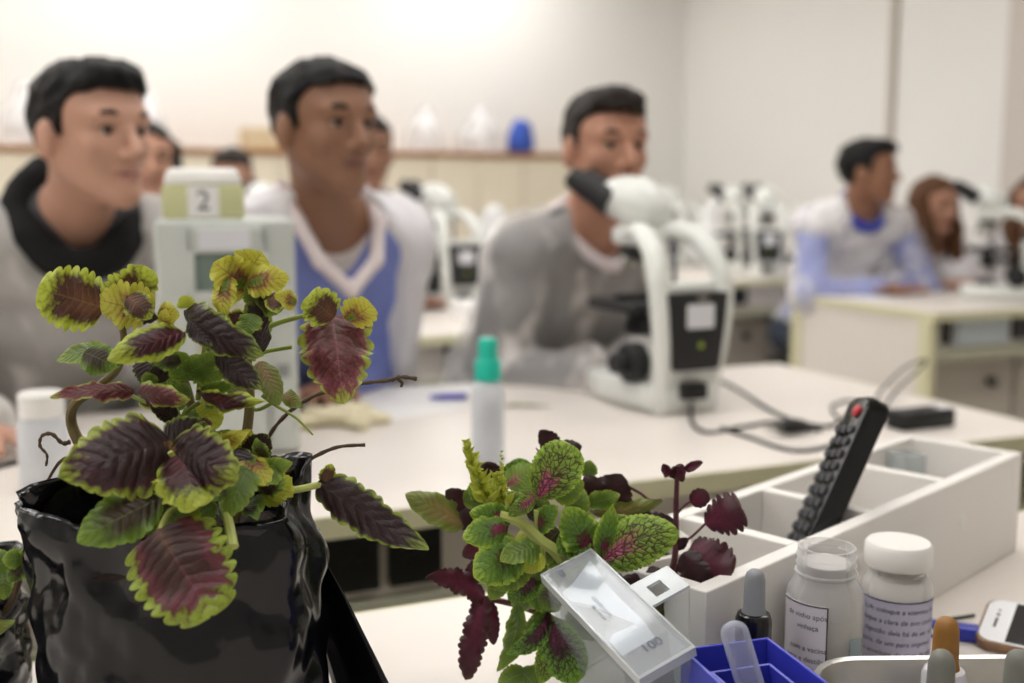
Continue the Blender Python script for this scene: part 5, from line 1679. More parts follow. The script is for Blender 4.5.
leavesB = [
 ((464, 526), (405, 494), .77, .765, 32, 'oliv', dict(N=9, roll=15, tooth=.05)),
 ((470, 510), (446, 490), .78, .77, 26, 'wind', dict(N=6)),
 ((472, 508), (460, 530), .775, .77, 24, 'wind', dict(N=6)),
 ((500, 500), (468, 486), .77, .765, 34, 'mag', dict(N=7)),
 ((520, 486), (520, 458), .79, .785, 40, 'net2', dict(N=7)),
 ((492, 480), (486, 462), .79, .785, 26, 'wind', dict(N=7)),
 ((506, 486), (536, 466), .77, .765, 28, 'pink', dict(N=7, cup=.2)),
 ((536, 500), (528, 478), .76, .755, 34, 'pink', dict(N=7)),
 ((538, 498), (572, 445), .75, .745, 52, 'net', dict(N=16, tooth=.07, shape=(.55, .42), cup=.15, bend=.08, ruf=.015)),
 ((552, 494), (584, 482), .755, .75, 34, 'grn', dict(N=9)),
 ((566, 500), (590, 508), .76, .755, 34, 'grn', dict(N=8)),
 ((534, 498), (508, 516), .74, .73, 18, 'net', dict(N=8)),
 ((530, 520), (548, 500), .755, .75, 30, 'grb', dict(N=8)),
 ((556, 450), (540, 430), .80, .795, 22, 'wind', dict(N=5, tooth=.14)),
 ((556, 452), (582, 446), .80, .795, 20, 'wind', dict(N=5, tooth=.14)),
 ((588, 478), (590, 460), .81, .805, 18, 'grn', dict(N=6)),
 ((508, 528), (463, 538), .735, .715, 36, 'mag', dict(N=9, bend=.1, cup=.3, roll=10)),
 ((512, 520), (470, 512), .745, .73, 30, 'mag', dict(N=9, bend=.1)),
 ((522, 546), (474, 578), .73, .705, 52, 'mag', dict(N=10, bend=.08, cup=.25)),
 ((526, 560), (494, 590), .735, .715, 36, 'grn', dict(N=9)),
 ((540, 548), (500, 560), .735, .71, 30, 'grn', dict(N=8, roll=25)),
 ((528, 540), (520, 560), .73, .72, 18, 'grn', dict(N=5)),
 ((544, 556), (524, 572), .73, .72, 20, 'lime', dict(N=5)),
 ((594, 558), (566, 506), .75, .74, 44, 'mag', dict(N=12, tooth=.06, bend=.06)),
 ((590, 530), (556, 552), .755, .745, 34, 'net2', dict(N=9)),
 ((602, 560), (613, 504), .745, .735, 26, 'mag', dict(N=9, tooth=.07, shape=(.6, .8))),
 ((606, 562), (560, 550), .765, .755, 24, 'mag', dict(N=9, bend=.12, roll=30)),
 ((590, 560), (548, 566), .765, .755, 18, 'mag', dict(N=9, bend=.1, roll=30)),
 ((604, 560), (678, 530), .735, .725, 54, 'net', dict(N=16, tooth=.07, bend=.12, cup=.25, roll=-5, shape=(.5, .62), ruf=.015, side=-.06)),
 ((602, 512), (622, 474), .80, .795, 46, 'wind', dict(N=8)),
 ((606, 506), (584, 476), .80, .795, 30, 'wind', dict(N=8)),
 ((590, 512), (664, 500), .79, .785, 16, 'oliv', dict(N=8, roll=30)),
 ((650, 522), (628, 512), .79, .785, 24, 'wind', dict(N=6)),
 ((640, 530), (674, 520), .785, .78, 28, 'wind', dict(N=6, tooth=.16)),
 ((620, 545), (640, 520), .77, .765, 24, 'grn', dict(N=6)),
 ((640, 545), (610, 520), .78, .775, 30, 'wind', dict(N=7)),
 ((676, 548), (688, 538), .78, .775, 12, 'wind', dict(N=4)),
 ((690, 502), (709, 494), .78, .775, 20, 'wine', dict(N=4, tooth=.12, shape=(.5, .5))),
 ((705, 524), (742, 508), .78, .77, 42, 'wine', dict(N=6, tooth=.3, shape=(.55, .28), cup=.35, ruf=.06)),
 ((684, 556), (732, 574), .775, .755, 56, 'wine', dict(N=7, tooth=.22, shape=(.4, .4), cup=.6, ruf=.08)),
 ((684, 552), (708, 596), .77, .755, 34, 'wind', dict(N=6, tooth=.2, cup=.5, roll=15)),
 ((690, 548), (722, 552), .775, .765, 26, 'wine', dict(N=6, tooth=.2, roll=-20)),
 ((668, 580), (652, 612), .77, .76, 30, 'wind', dict(N=6, tooth=.14)),
 ((674, 590), (688, 616), .775, .765, 18, 'wind', dict(N=6, tooth=.14)),
 ((664, 596), (696, 604), .775, .765, 16, 'wind', dict(N=6, tooth=.2)),
 ((648, 570), (664, 600), .775, .765, 30, 'wind', dict(N=6, tooth=.14)),
 ((640, 600), (660, 620), .77, .765, 26, 'grn', dict(N=6)),
 ((486, 602), (426, 577), .765, .75, 26, 'wine', dict(N=11, tooth=.22, bend=.06, side=.12, roll=20, shape=(.5, .75))),
 ((484, 596), (466, 680), .765, .745, 28, 'wine', dict(N=12, tooth=.2, bend=.06, roll=15, shape=(.4, .5))),
 ((488, 600), (494, 645), .77, .76, 20, 'wine', dict(N=8, tooth=.14, roll=10)),
 ((484, 560), (466, 586), .775, .77, 22, 'wine', dict(N=6)),
 ((484, 545), (462, 556), .775, .77, 20, 'wine', dict(N=6)),
 ((518, 604), (497, 672), .75, .735, 22, 'grn', dict(N=12, tooth=.08, bend=.06, side=-.12, roll=20)),
 ((550, 612), (506, 654), .745, .73, 24, 'net2', dict(N=12, tooth=.08, bend=.12, side=-.16, roll=10)),
 ((546, 606), (522, 632), .75, .74, 16, 'grn', dict(N=9, side=-.1)),
 ((548, 622), (578, 682), .74, .72, 48, 'net2', dict(N=14, tooth=.10, cup=.2, shape=(.5, .5), ruf=.02)),
 ((556, 636), (540, 684), .735, .725, 28, 'net', dict(N=10, tooth=.10)),
 ((530, 585), (560, 610), .755, .745, 34, 'mag', dict(N=8)),
 ((536, 580), (508, 600), .75, .74, 30, 'net2', dict(N=8, roll=15)),
 ((560, 585), (540, 608), .745, .735, 30, 'grb', dict(N=8)),
 ((526, 672), (498, 684), .735, .73, 26, 'grn', dict(N=7, tooth=.16)),
 ((520, 670), (540, 690), .735, .73, 28, 'grn', dict(N=7, tooth=.16)),
 ((505, 575), (490, 600), .755, .75, 22, 'grn', dict(N=7)),
 ((580, 600), (600, 640), .77, .76, 50, 'grb', dict(N=8)),
 ((600, 590), (640, 600), .775, .77, 50, 'wind', dict(N=8)),
 ((575, 560), (600, 590), .77, .765, 50, 'grb', dict(N=8)),
 ((560, 530), (530, 560), .77, .77, 46, 'grb', dict(N=8)),
]
for b, e, Yb, Ye, wp, pal, kw in leavesB:
    leaf(PB, b, e, Yb, Ye, wp, pal, **kw)
rs = random.Random(4)
fillB = [(480, 520, 'mag'), (500, 540, 'grn'), (515, 500, 'grn'), (545, 520, 'mag'), (530, 540, 'lime'), (510, 560, 'grn'), (540, 575, 'grn'), (560, 575, 'mag'), (520, 585, 'net2'), (550, 595, 'grb'), (600, 500, 'grn'),
         (615, 525, 'grn'), (635, 540, 'wind'), (655, 535, 'wind'), (640, 590, 'wind'), (665, 610, 'grb'), (655, 575, 'wind'), (585, 545, 'net2'), (575, 520, 'grn'), (490, 555, 'grn'), (500, 515, 'pink'), (478, 498, 'grn'), (525, 600, 'grn')]
for x, y, pal in fillB:
    a = rs.uniform(0, 6.28)
    ln = rs.uniform(24, 38)
    Y = 0.762 + rs.uniform(-.01, .012)
    leaf(PB, (round(x - 0.4 * ln * math.cos(a)), round(y - 0.3 * ln * math.sin(a))), (round(x + 0.6 * ln * math.cos(a)), round(y + 0.5 * ln * math.sin(a))), Y, Y - rs.uniform(0.005, .02),
         ln * rs.uniform(.55, .75), pal, N=rs.randint(6, 9), tooth=.12, ruf=.05, roll=rs.uniform(-30, 30), bend=rs.uniform(.05, .2), seed=x)
# yellow flower spikes: whorls of small bracts
rs = random.Random(5)
for (p0, p1, nn, wd) in (((488, 505), (465, 443), 44, 7), ((504, 508), (497, 474), 20, 7), ((502, 484), (502, 452), 10, 5)):
    for k in range(nn):
        f = k / (nn - 1)
        x, y = p0[0] + (p1[0] - p0[0]) * f, p0[1] + (p1[1] - p0[1]) * f
        sgn = 1 if k % 2 else -1
        ln = (19 if wd > 6 else 7) * (1 - 0.62 * f) * rs.uniform(.7, 1.15)
        leaf(PB, (round(x), round(y)), (round(x + sgn * ln * 0.75), round(y - ln * rs.uniform(0.1, 0.9))), .752, .745 + rs.uniform(-.008, .006), wd * (1 - .4 * f), 'lime', N=2, tooth=.1, seed=k, bend=.2, shape=(.6, .9), roll=rs.uniform(-40, 40))
for (x, y, x2, y2, wd) in ((668, 476, 664, 464, 10), (676, 480, 682, 464, 14), (684, 470, 702, 461, 9), (672, 478, 676, 466, 9)):
    leaf(PB, (x, y), (x2, y2), .78, .775, wd, 'wine', N=3, tooth=.08, cup=.8)
    leaf(PB, (x + 1, y), (x2 + 1, y2 + 1), .775, .77, wd, 'wine', N=3, tooth=.08, cup=-.6)

# ------------------------------------------------------------------ white compartment organiser
M_org = mat('white_painted_wood', '#efebe6', 0.5, var=0.015, bump=0.05, bscale=150)
OP = Vector((0.134, 0.722, TZ))
OA = R(45)
OH, OW, OT = 0.107, 0.130, 0.014
def org_t(px, py):
    q = at(px, py, z=TZ + OH)
    return (q.x - OP.x) * math.cos(OA) + (q.y - OP.y) * math.sin(OA)
divs = [org_t(790, 542), org_t(875, 512), org_t(945, 480)]
OL = org_t(1010, 455) + 0.02
t = thing('compartment_organiser', 'long white open-topped organiser box with four compartments on front bench', 'organiser', OP, OA)
front = obj('front_panel', B((0, 0, 0), (OL, OT, OH), 0.0012), M_org, t)
obj('back_panel', B((0, OW - OT, 0), (OL, OW, OH), 0.0012), M_org, t)
for x_ in (0, OL - OT):
    obj('end_panel', B((x_, OT, 0), (x_ + OT, OW - OT, OH - 0.0002), 0.0012), M_org, t)
for x_ in divs:
    obj('divider', B((x_ - OT / 2, OT, 0.004), (x_ + OT / 2, OW - OT, OH - 0.0002), 0.001), M_org, t)
obj('bottom', B((OT, OT, 0), (OL - OT, OW - OT, 0.004)), M_org, t)
for px, py in ((962, 521), (956, 592), (1022, 581), (862, 560)):
    d = ray(px, py)                       # meet the front panel's plane
    n = Vector((math.sin(OA), -math.cos(OA), 0))
    k = (OP - Vector((0, 0, CAMZ))).dot(n) / d.dot(n)
    q = Vector((0, 0, CAMZ)) + d * k - OP
    lx = q.x * math.cos(OA) + q.y * math.sin(OA)
    bm = bmesh.new()
    bm_lathe(bm, [(0.0068, 0), (0.0066, 0.0008), (0.001, 0.0013)], 20, Matrix.Translation((lx, 0, q.z)) @ Matrix.Rotation(R(90), 4, 'X'))
    obj('screw_cap', bm, M_lid, front, True)
def in_org(tx, ty, z):
    return OP + Vector((tx * math.cos(OA) - ty * math.sin(OA), tx * math.sin(OA) + ty * math.cos(OA), z))
q = in_org((divs[2] + OL) / 2 + 0.015, 0.095, 0.0045)
t = thing('clear_cuvette', 'clear plastic block standing in the far right compartment of the organiser', 'container', q, R(20))
bm = bmesh.new()
for a in ((-0.014, -0.014, -0.012, 0.014), (0.012, -0.014, 0.014, 0.014), (-0.012, -0.014, 0.012, -0.012), (-0.012, 0.012, 0.012, 0.014)):
    bm_box(bm, (a[0], a[1], 0), (a[2], a[3], 0.098))
obj('wall', bm, clear_mat('clear_plastic', '#e9ecec', 0.22, 0.1), t)
obj('base', B((-0.014, -0.014, 0), (0.014, 0.014, 0.003)), clear_mat('clear_plastic', '#e9ecec'), t)

# remote control standing in the second compartment
b0 = in_org((divs[0] + divs[1]) / 2 - 0.012, 0.060, 0.012)
b1 = at(872, 401, Y=b0.y + 0.055)
axr = (b1 - b0)
RL = axr.length
fn = Vector((-0.93, -0.10, 0.1))
Mr = frame_of(b0, axr.cross(fn), axr)        # x across, y along, z out of the key side
zf = Mr.to_3x3() @ Vector((0, 0, 1))
if zf.dot(fn) < 0:
    Mr = frame_of(b0, -(axr.cross(fn)), axr)
t = thing('remote_control', 'black remote control standing upright in the white organiser', 'remote control', b0)
Ml = Mr.copy()
Ml.translation = (0, 0, 0)
bm = bmesh.new()
bm_prism(bm, rrect(0.044, RL, 0.011), -0.011, 0.011, Ml @ Matrix.Translation((0, RL / 2, 0)), 0.004)
obj('shell', bm, mat('gloss_black', '#0c0c0e', 0.15, var=0.02), t, True)
M_key = mat('dark_grey_key', '#39393d', 0.5, var=0.03)
for r_ in range(13):
    for c_ in range(3):
        bm = bmesh.new()
        bm_prism(bm, rrect(0.0095, 0.0075, 0.003, 2), 0.0105, 0.0135, Ml @ Matrix.Translation(((c_ - 1) * 0.0125, RL - 0.034 - r_ * 0.0118, 0)))
        obj('key', bm, M_key, t)
bm = bmesh.new()
bm_lathe(bm, [(0.0055, 0.010), (0.0055, 0.0135), (0.004, 0.0145)], 16, Ml @ Matrix.Translation((0.008, RL - 0.016, 0)))
obj('power_key', bm, mat('red_key', '#c2323a', 0.4), t, True, 'red power key')

# ------------------------------------------------------------------ two sample jars
M_powder = mat('white_powder', '#f1ece6', 0.9, var=0.03)
M_cream = mat('cream_powder', '#e9e4d3', 0.85, var=0.03)
M_pet = clear_mat('clear_pet', '#f4f4f4', 0.16, 0.08)
M_label = mat('jar_label_paper', '#e9e4ee', 0.7, var=0.02)
M_label2 = mat('jar_label_lilac', '#c9c6de', 0.7, var=0.03)

def band(parent, name, r, a0, a1, z0, z1, m, th=0.0004, n=28):
    bm = bmesh.new()
    rows = []
    for k in range(n + 1):
        a = a0 + (a1 - a0) * k / n
        rows.append([bm.verts.new((rr * math.cos(a), rr * math.sin(a), zz)) for rr, zz in ((r, z0), (r, z1), (r + th, z1), (r + th, z0))])
    for k in range(n):
        for j in range(4):
            bm.faces.new((rows[k][j], rows[k][(j + 1) % 4], rows[k + 1][(j + 1) % 4], rows[k + 1][j]))
    bm.faces.new(rows[0])
    bm.faces.new(rows[-1][::-1])
    return obj(name, bm, m, parent, True)

def wrap_text(parent, s, size, r, ac, zc, m, shear=0.0):
    me = text_mesh(s, size, 0, shear)
    for v in me.vertices:
        a = ac + v.co.x / r
        v.co = (r * math.cos(a), r * math.sin(a), zc + v.co.y)
    return finish('printed_line', me, m, parent, False)

p = at(823, 640, Y=0.772)
p.z = TZ
ph = math.atan2(-p.y, -p.x)
hj = at(823, 546, Y=0.772).z - TZ
r = 0.0283
t = thing('sample_jar', 'open clear jar of white powder, left of the two jars by the organiser', 'jar', p, 0, 'powder jars')
bm = bmesh.new()
bm_lathe(bm, [(0.001, 0), (r - 0.002, 0), (r, 0.003), (r, hj - 0.038), (r - 0.002, hj - 0.030), (r - 0.006, hj - 0.024), (0.0215, hj - 0.021), (0.0225, hj - 0.020), (0.0225, hj - 0.0185), (0.0208, hj - 0.018),
              (0.0208, hj - 0.013), (0.0218, hj - 0.0125), (0.0208, hj - 0.011), (0.0208, hj - 0.007), (0.0218, hj - 0.0065), (0.0208, hj - 0.005), (0.0208, hj), (0.0192, hj), (0.0192, hj - 0.021), (r - 0.008, hj - 0.026), (r - 0.0016, hj - 0.04), (r - 0.0016, 0.003), (0.001, 0.002)], 48)
obj('jar_body', bm, M_pet, t, True)
bm = bmesh.new()
bm_lathe(bm, [(0.001, 0.0025), (r - 0.0022, 0.0035), (r - 0.0022, hj - 0.050), (0.018, hj - 0.046), (0.001, hj - 0.049)], 40)
obj('powder', bm, M_cream, t, True)
bm = bmesh.new()
bm_lathe(bm, [(r - 0.0021, hj - 0.049), (r - 0.0026, hj - 0.040), (r - 0.009, hj - 0.028), (0.0188, hj - 0.024), (0.0188, hj - 0.012), (0.001, hj - 0.010)], 40)
obj('film_of_powder', bm, clear_mat('powder_film', '#f3efec', 0.6, 0.8), t, True)
a0, a1 = ph - 1.25, ph + 0.10
lb = band(t, 'label', r + 0.0001, a0, a1, 0.012, hj - 0.036, M_label)
for a, b, z0, z1 in ((a0, a1, hj - 0.0375, hj - 0.0365), (a1 - 0.03, a1, 0.013, hj - 0.0365)):
    band(lb, 'label_border', r + 0.0006, a, b, z0, z1, M_ink, 0.0001)
for k, s_ in enumerate(('de vinho após', 'vinhaça', '', 'com a vacina', 'água e destilar', 'congelando')):
    if s_:
        wrap_text(lb, s_, 0.0056, r + 0.0007, (a0 + a1) / 2 + 0.12 + 0.05 * (k % 2), hj - 0.045 - k * 0.0082, M_ink)
band(t, 'side_label', r + 0.0001, ph + 0.72, ph + 1.2, 0.014, hj - 0.062, mat('blue_grey_label', '#9db0b8', 0.5), 0.0003)

p = at(894, 640, Y=0.825)
p.z = TZ
ph = math.atan2(-p.y, -p.x)
hj = at(894, 541, Y=0.825).z - TZ
r = 0.0272
t = thing('sample_jar', 'white-capped jar with printed label, right of the open jar', 'jar', p, 0, 'powder jars')
bm = bmesh.new()
bm_lathe(bm, [(0.001, 0), (r - 0.002, 0), (r, 0.003), (r, hj - 0.036), (r - 0.002, hj - 0.030), (r - 0.006, hj - 0.024), (0.022, hj - 0.021), (0.0205, hj - 0.019), (0.0205, hj - 0.003), (0.001, hj - 0.003)], 48)
obj('jar_body', bm, M_pet, t, True)
bm = bmesh.new()
bm_lathe(bm, [(0.001, 0.0025), (r - 0.0022, 0.0035), (r - 0.0022, hj - 0.036), (r - 0.006, hj - 0.028), (0.001, hj - 0.024)], 40)
obj('powder', bm, M_powder, t, True)
bm = bmesh.new()
bm_lathe(bm, [(0.001, hj - 0.0185), (0.0252, hj - 0.0185), (0.0258, hj - 0.017), (0.0255, hj - 0.003), (0.0235, hj), (0.001, hj)], 72)
cp = obj('cap', bm, M_lid, t, True)
a0, a1 = ph - 1.5, ph + 1.35
lb = band(t, 'label', r + 0.0001, a0, a1, 0.010, hj - 0.040, M_label2)
band(lb, 'label_border', r + 0.0006, a0, a1, hj - 0.0412, hj - 0.0402, M_ink, 0.0001)
for k, s_ in enumerate(('ÁGUA: coloque a vitamina da', 'coloque a clara de ovo cozido', 'e a digestão dela há de ser só', 'de após, de um para imprimir', 'e ao envelope de clara de ovo')):
    wrap_text(lb, s_, 0.0056, r + 0.0007, ph + (0.02, 0.08, 0.0, -0.04, 0.03)[k], hj - 0.0480 - k * 0.0086, mat('violet_ink', '#3a3560', 0.7), 0.15)

# amber dropper bottle
def dropper(label, px, ytop, Y, k, bulb, collar, body, group, bodyh=None):
    p = at(px, 640, Y=Y)
    p.z = TZ if bodyh is None else bodyh
    H = at(px, ytop, Y=Y).z - p.z
    t = thing('dropper_bottle', label, 'dropper bottle', p, 0, group)
    bl, cl = 0.026 * k, 0.019 * k
    zb = H - bl - cl
    parts = [('bottle', [(0.001, 0), (0.0125 * k, 0), (0.0135 * k, 0.002), (0.0135 * k, zb - 0.012), (0.011 * k, zb - 0.005), (0.008 * k, zb - 0.002), (0.008 * k, zb + 0.002)], body),
             ('collar', [(0.001, zb), (0.0102 * k, zb), (0.0106 * k, zb + 0.002), (0.0106 * k, zb + cl - 0.004 * k), (0.0095 * k, zb + cl - 0.001 * k), (0.0078 * k, zb + cl), (0.001, zb + cl)], collar),
             ('bulb', [(0.001, zb + cl), (0.0072 * k, zb + cl), (0.0064 * k, zb + cl + 0.003 * k), (0.0060 * k, H - 0.006 * k), (0.0050 * k, H - 0.0025 * k), (0.003 * k, H - 0.0006 * k), (0.0004, H)], bulb)]
    for nm, prof, m in parts:
        bm = bmesh.new()
        bm_lathe(bm, prof, 32)
        obj(nm, bm, m, t, True)
    return t
M_amber = mat('amber_glass', '#4a2a08', 0.08, var=0.05, Specular_IOR_Level=0.8)
M_gbulb = mat('grey_rubber', '#8e9094', 0.55, var=0.04)
M_gbulb2 = mat('dull_grey_rubber', '#77776f', 0.6, var=0.05)
M_tan = mat('tan_rubber', '#96682c', 0.55, var=0.06)
dropper('amber dropper bottle with black collar and grey bulb behind blue box', 753, 569, 0.722, 1.18, M_gbulb, mat('black_gloss_collar', '#0e0e10', 0.2), M_amber, 'dropper bottles')

# ------------------------------------------------------------------ blue box with a plastic tube
bl, br = Vector((0.110, 0.657)), Vector((0.166, 0.674))
dirx = (br - bl).normalized()
diry = Vector((-dirx.y, dirx.x))
BW, BD, BH = 0.062, 0.105, 0.095
org = br - dirx * BW - diry * BD
t = thing('blue_box', 'open translucent blue plastic box beside the clear box', 'box', (org.x, org.y, TZ), math.atan2(dirx.y, dirx.x))
M_bluep = clear_mat('blue_plastic', '#3f45c4', 0.78, 0.22)
th = 0.0022
obj('wall', B((0, BD - th, 0), (BW, BD, BH), 0.0006), M_bluep, t)
obj('wall', B((0, 0, 0), (BW, th, BH), 0.0006), M_bluep, t)
obj('wall', B((0, th, 0), (th, BD - th, BH), 0.0006), M_bluep, t)
obj('wall', B((BW - th, th, 0), (BW, BD - th, BH), 0.0006), M_bluep, t)
obj('bottom', B((th, th, 0), (BW - th, BD - th, th)), M_bluep, t)
for a in ((0.010, BD - 0.022, BW - 0.010, BD - 0.020, 0.087), (BW - 0.012, 0.01, BW - 0.010, BD - 0.022, 0.087), (0.010, 0.01, 0.012, BD - 0.022, 0.087), (0.012, 0.05, BW - 0.012, 0.052, 0.08)):
    obj('divider', B((a[0], a[1], th), (a[2], a[3], a[4])), M_bluep, t)
c0, c1 = at(731, 621, Y=0.632), Vector((0.164, 0.600, TZ + 0.0155))
t = thing('plastic_tube', 'clear round-ended plastic tube leaning in the blue box', 'tube', c1)
bm = bmesh.new()
ax = (c0 - c1)
pts, rr = [], []
for f_, r_ in ((0, 0.0086), (0.5, 0.0086), (0.94, 0.0086), (0.96, 0.0080), (0.98, 0.0064), (0.993, 0.0040), (1.0, 0.0008)):
    pts.append(ax * f_)
    rr.append(r_)
bm_tube(bm, pts, rr, 24)
obj('tube_wall', bm, clear_mat('milky_plastic', '#dfe2f2', 0.2, 0.15), t, True)

# ------------------------------------------------------------------ clear lidded box standing tilted before the white pot
A0, B0, C0 = Vector((0.0220, 0.7200, 0.875)), Vector((0.0546, 0.7350, 0.887)), Vector((0.1083, 0.6390, 0.860))
ex = (C0 - B0).normalized()                # long axis, down to the right
ey = (B0 - A0)
ey = (ey - ex * ey.dot(ex)).normalized()   # across, towards the back
ez = ex.cross(ey).normalized()
if ez.z < 0:
    ez = -ez
BLn, BWd, BDp = 0.116, 0.038, 0.1
low = min((A0 + ex * a + ey * b - ez * BDp).z for a in (0, BLn) for b in (0, BWd))
t = thing('clear_box', 'clear lidded plastic box printed 100, tilted before the second plant', 'box', (A0.x, A0.y, TZ))
Mb = Matrix((ex, ey, ez)).transposed().to_4x4()
Mb.translation = A0 - Vector((A0.x, A0.y, TZ)) - Vector((0, 0, low - TZ - 0.0005))
M_cbox = clear_mat('clear_styrene', '#eef1f2', 0.04, 0.06, 0.22)
M_lidc = clear_mat('clear_lid', '#eef1f4', 0.16, 0.03)
MATS['clear_lid'].node_tree.nodes['Principled BSDF'].inputs['Specular IOR Level'].default_value = 1.0
w_ = 0.0016
obj('wall', B((0, 0, -BDp), (BLn, w_, -0.0025), M=Mb), M_cbox, t)
obj('wall', B((0, BWd - w_, -BDp), (BLn, BWd, -0.0025), M=Mb), M_cbox, t)
obj('wall', B((0, w_, -BDp), (w_, BWd - w_, -0.0025), M=Mb), M_cbox, t)
obj('wall', B((BLn - w_, w_, -BDp), (BLn, BWd - w_, -0.0025), M=Mb), M_cbox, t)
obj('bottom', B((w_, w_, -BDp), (BLn - w_, BWd - w_, -BDp + w_), M=Mb), M_cbox, t)
ld = obj('lid', B((-0.0012, -0.0012, -0.0022), (BLn + 0.001, BWd + 0.001, 0), 0.0006, M=Mb), M_lidc, t)
bm = bmesh.new()
for a in ((-0.002, -0.002, BLn + 0.002, -0.0006), (-0.002, BWd + 0.0006, BLn + 0.002, BWd + 0.002), (-0.002, -0.0006, -0.0006, BWd + 0.0006), (BLn - 0.0005, -0.0006, BLn + 0.002, BWd + 0.0006)):
    bm_box(bm, (a[0], a[1], -0.007), (a[2], a[3], 0.0004), M=Mb)
obj('lid_rim', bm, clear_mat('clear_rim', '#e6eaec', 0.4, 0.1), ld)
tb = bmesh.new()
for a in ((0.047, 0.040, 0.055, 0.070), (0.067, 0.040, 0.072, 0.070), (0.055, 0.040, 0.067, 0.047), (0.055, 0.058, 0.067, 0.070)):
    bm_box(tb, (a[0], a[1], -0.002), (a[2], a[3], 0.0004), M=Mb)
obj('catch_tab', tb, clear_mat('clear_rim', '#e6eaec'), ld)
# lamp reflection in the lid, shaped as a white patch close under it
Mi = (Matrix.Translation((A0.x, A0.y, TZ)) @ Mb).inverted()
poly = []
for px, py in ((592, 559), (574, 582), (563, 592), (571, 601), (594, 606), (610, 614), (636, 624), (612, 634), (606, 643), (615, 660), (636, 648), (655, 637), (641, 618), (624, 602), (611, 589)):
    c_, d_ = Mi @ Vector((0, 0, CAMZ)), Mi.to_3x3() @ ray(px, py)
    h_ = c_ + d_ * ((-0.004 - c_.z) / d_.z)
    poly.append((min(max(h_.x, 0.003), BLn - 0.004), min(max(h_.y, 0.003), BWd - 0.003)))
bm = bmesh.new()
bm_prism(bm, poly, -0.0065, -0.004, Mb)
obj('painted_reflection', bm, mat('painted_reflection', '#f4f5f7', 0.3, var=0.01), t)
obj('divider', B((0.092, w_, -BDp + w_), (0.0932, BWd - w_, -0.004), M=Mb), M_cbox, t)
for s_, size, x_, y_, rot in (('100', 0.010, 0.100, 0.020, 90), ('CO', 0.005, 0.007, 0.010, 0), ('COVER GLASS', 0.0036, 0.052, 0.014, 0), ('18 x 18 mm', 0.0034, 0.055, 0.0095, 0)):
    me = text_mesh(s_, size)
    me.transform(Mb @ Matrix.Translation((x_, y_, 0.0007)) @ Matrix.Rotation(R(rot), 4, 'Z'))
    finish('print', me, mat('slate_ink', '#5a6072', 0.6), ld, False)

# ------------------------------------------------------------------ steel tray with droppers
bx0 = at(797, 650, Y=0.733).x
TW, TD, THt = 0.29, 0.19, 0.058
t = thing('steel_tray', 'shallow stainless steel tray with rounded corners, lower right', 'tray', (bx0 + TW / 2, 0.733 - TD / 2, TZ), R(1.5))
bm = bmesh.new()
prof = [(-0.012, 0.002), (0.0, 0.0), (0.0, 0.006), (0.004, THt - 0.006), (0.006, THt - 0.001), (0.010, THt), (0.0125, THt - 0.003), (0.0105, THt - 0.0045), (0.0085, THt - 0.003), (0.0065, THt - 0.006), (0.0025, 0.008), (-0.012, 0.004)]
loops = []
for o_, z_ in prof:
    loops.append([bm.verts.new((x_, y_, z_)) for x_, y_ in rrect(TW - 0.025 + 2 * o_, TD - 0.025 + 2 * o_, 0.03 + o_ * 0.9, 8)])
nl = len(loops[0])
for a_, b_ in zip(loops, loops[1:]):
    for k in range(nl):
        bm.faces.new((a_[k], a_[(k + 1) % nl], b_[(k + 1) % nl], b_[k]))
bm.faces.new(loops[0][::-1])
bm.faces.new(loops[-1])
obj('pan', bm, mat('brushed_steel', '#c9c6c0', 0.3, 1.0, var=0.05, scale=20, bump=0.1, bscale=200), t, True)
tzb = TZ + 0.0045
M_wcol = clear_mat('white_clear_collar', '#e9e7ec', 0.6, 0.2)
dropper('dropper bottle with tan rubber bulb standing in the steel tray', 946, 617, 0.69, 1.35, M_tan, M_wcol, M_frost, 'dropper bottles', tzb)
dropper('dropper bottle with grey bulb in tray, right before the tan one', 943, 650, 0.625, 1.30, M_gbulb2, M_wcol, M_frost, 'dropper bottles', tzb)
dropper('dropper bottle with grey bulb in tray at right picture edge', 1020, 650, 0.63, 1.30, M_gbulb2, M_wcol, M_frost, 'dropper bottles', tzb)

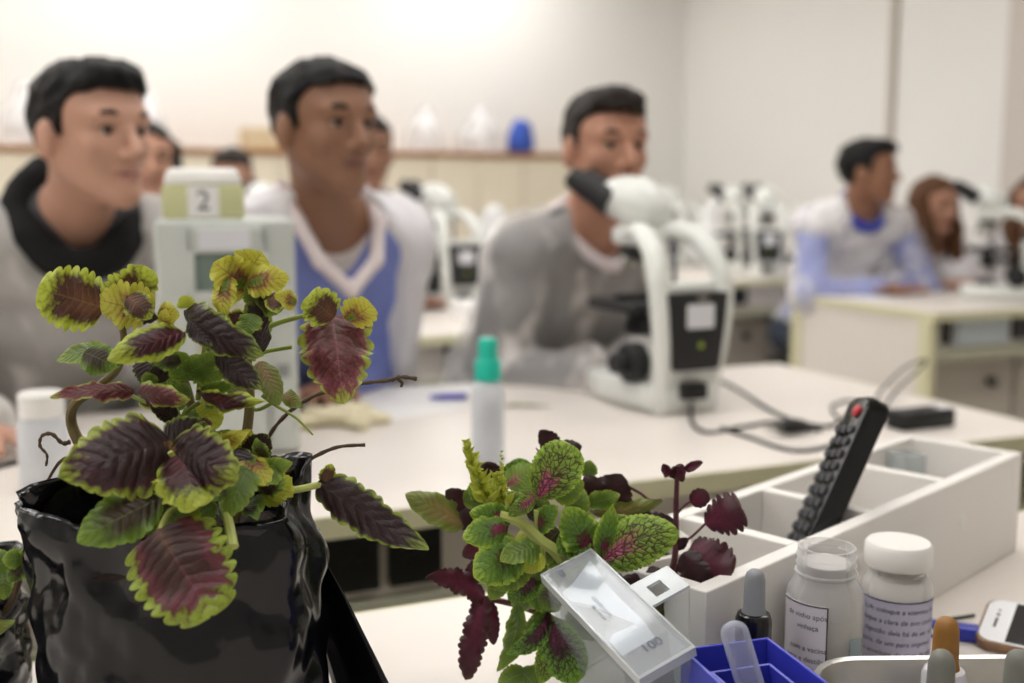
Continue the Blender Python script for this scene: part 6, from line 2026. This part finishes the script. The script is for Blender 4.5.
# ------------------------------------------------------------------ smartphone propped on a blue case
P1 = at(972, 648, z=TZ + 0.001)
P2 = at(989, 604, Y=P1.y + 0.056)
sx = (P2 - P1)
PWd = 0.068
lx = Vector((sx.y, -sx.x, 0)).normalized()
sx = (sx - lx * sx.dot(lx)).normalized()
Mp = Matrix((lx, sx, lx.cross(sx))).transposed().to_4x4()
t = thing('smartphone', 'white smartphone with bronze edge propped face up beside steel tray', 'phone', P1)
low = -0.008 * Mp[2][2]
Mp.translation = (0, 0, -low)
PL = 0.135
bm = bmesh.new()
bm_prism(bm, [(x_ + PL / 2, y_ + PWd / 2) for x_, y_ in rrect(PL, PWd, 0.013, 8)], -0.008, 0.0, Mp, 0.0015)
obj('bronze_frame', bm, mat('bronze_case', '#8a6a50', 0.35, 0.3), t, True, 'bronze edge')
bm = bmesh.new()
bm_prism(bm, [(x_ + PL / 2, y_ + PWd / 2) for x_, y_ in rrect(PL - 0.005, PWd - 0.005, 0.011, 8)], 0.0, 0.0008, Mp)
fc = obj('face_plate', bm, mat('white_glass', '#f2f2f5', 0.1, var=0.0), t)
bm = bmesh.new()
bm_box(bm, (0.024, 0.0045, 0.0008), (PL - 0.02, PWd - 0.0045, 0.0011), M=Mp)
obj('screen', bm, mat('dark_screen', '#15151a', 0.06, var=0.1), fc)
bm = bmesh.new()
bm_prism(bm, [(x_ + 0.0125, y_ + PWd / 2 - 0.004) for x_, y_ in rrect(0.0022, 0.015, 0.001, 3)], 0.0008, 0.0011, Mp)
obj('earpiece', bm, M_black, fc)
bm = bmesh.new()
for x_, y_, r_ in ((0.0125, PWd / 2 + 0.008, 0.0017), (0.0125, PWd / 2 + 0.0145, 0.0012)):
    bm_lathe(bm, [(r_, 0.0008), (r_, 0.0011)], 14, Mp @ Matrix.Translation((x_, y_, 0)))
obj('sensor', bm, M_black, fc)
q = at(952, 638, z=TZ)
t = thing('pencil_case', 'royal blue plastic case under the smartphone', 'case', (q.x, q.y, TZ), R(-20))
obj('case_body', B((-0.032, -0.008, 0), (0.05, 0.008, 0.013), 0.003), mat('royal_blue_plastic', '#2a35b0', 0.35), t, True)
obj('clasp', B((-0.02, -0.0095, 0.004), (-0.012, -0.0075, 0.009), 0.001), M_lid, t)
o = lead('charging_cable', 'thin black cable lying along the foot of the organiser', [(905, 632), (930, 624), (955, 620), (974, 617)], r=0.0016)
o = obj('wooden_stick', B((-0.03, -0.0016, 0), (0.03, 0.0016, 0.002)), M_wood)
q = at(680, 640, z=TZ)
o.location = (q.x, q.y, TZ)
o.rotation_euler = (0, 0, R(-55))
tag(o, 'thin brown wooden stick on front bench right of the pot', 'stick')

# ------------------------------------------------------------------ square the room up with the world axes (the camera above is already turned)
RZ = Matrix.Rotation(-TH, 4, 'Z')
for o in list(C.objects):
    if o.parent is None and o.type != 'CAMERA':
        o.matrix_basis = RZ @ o.matrix_basis
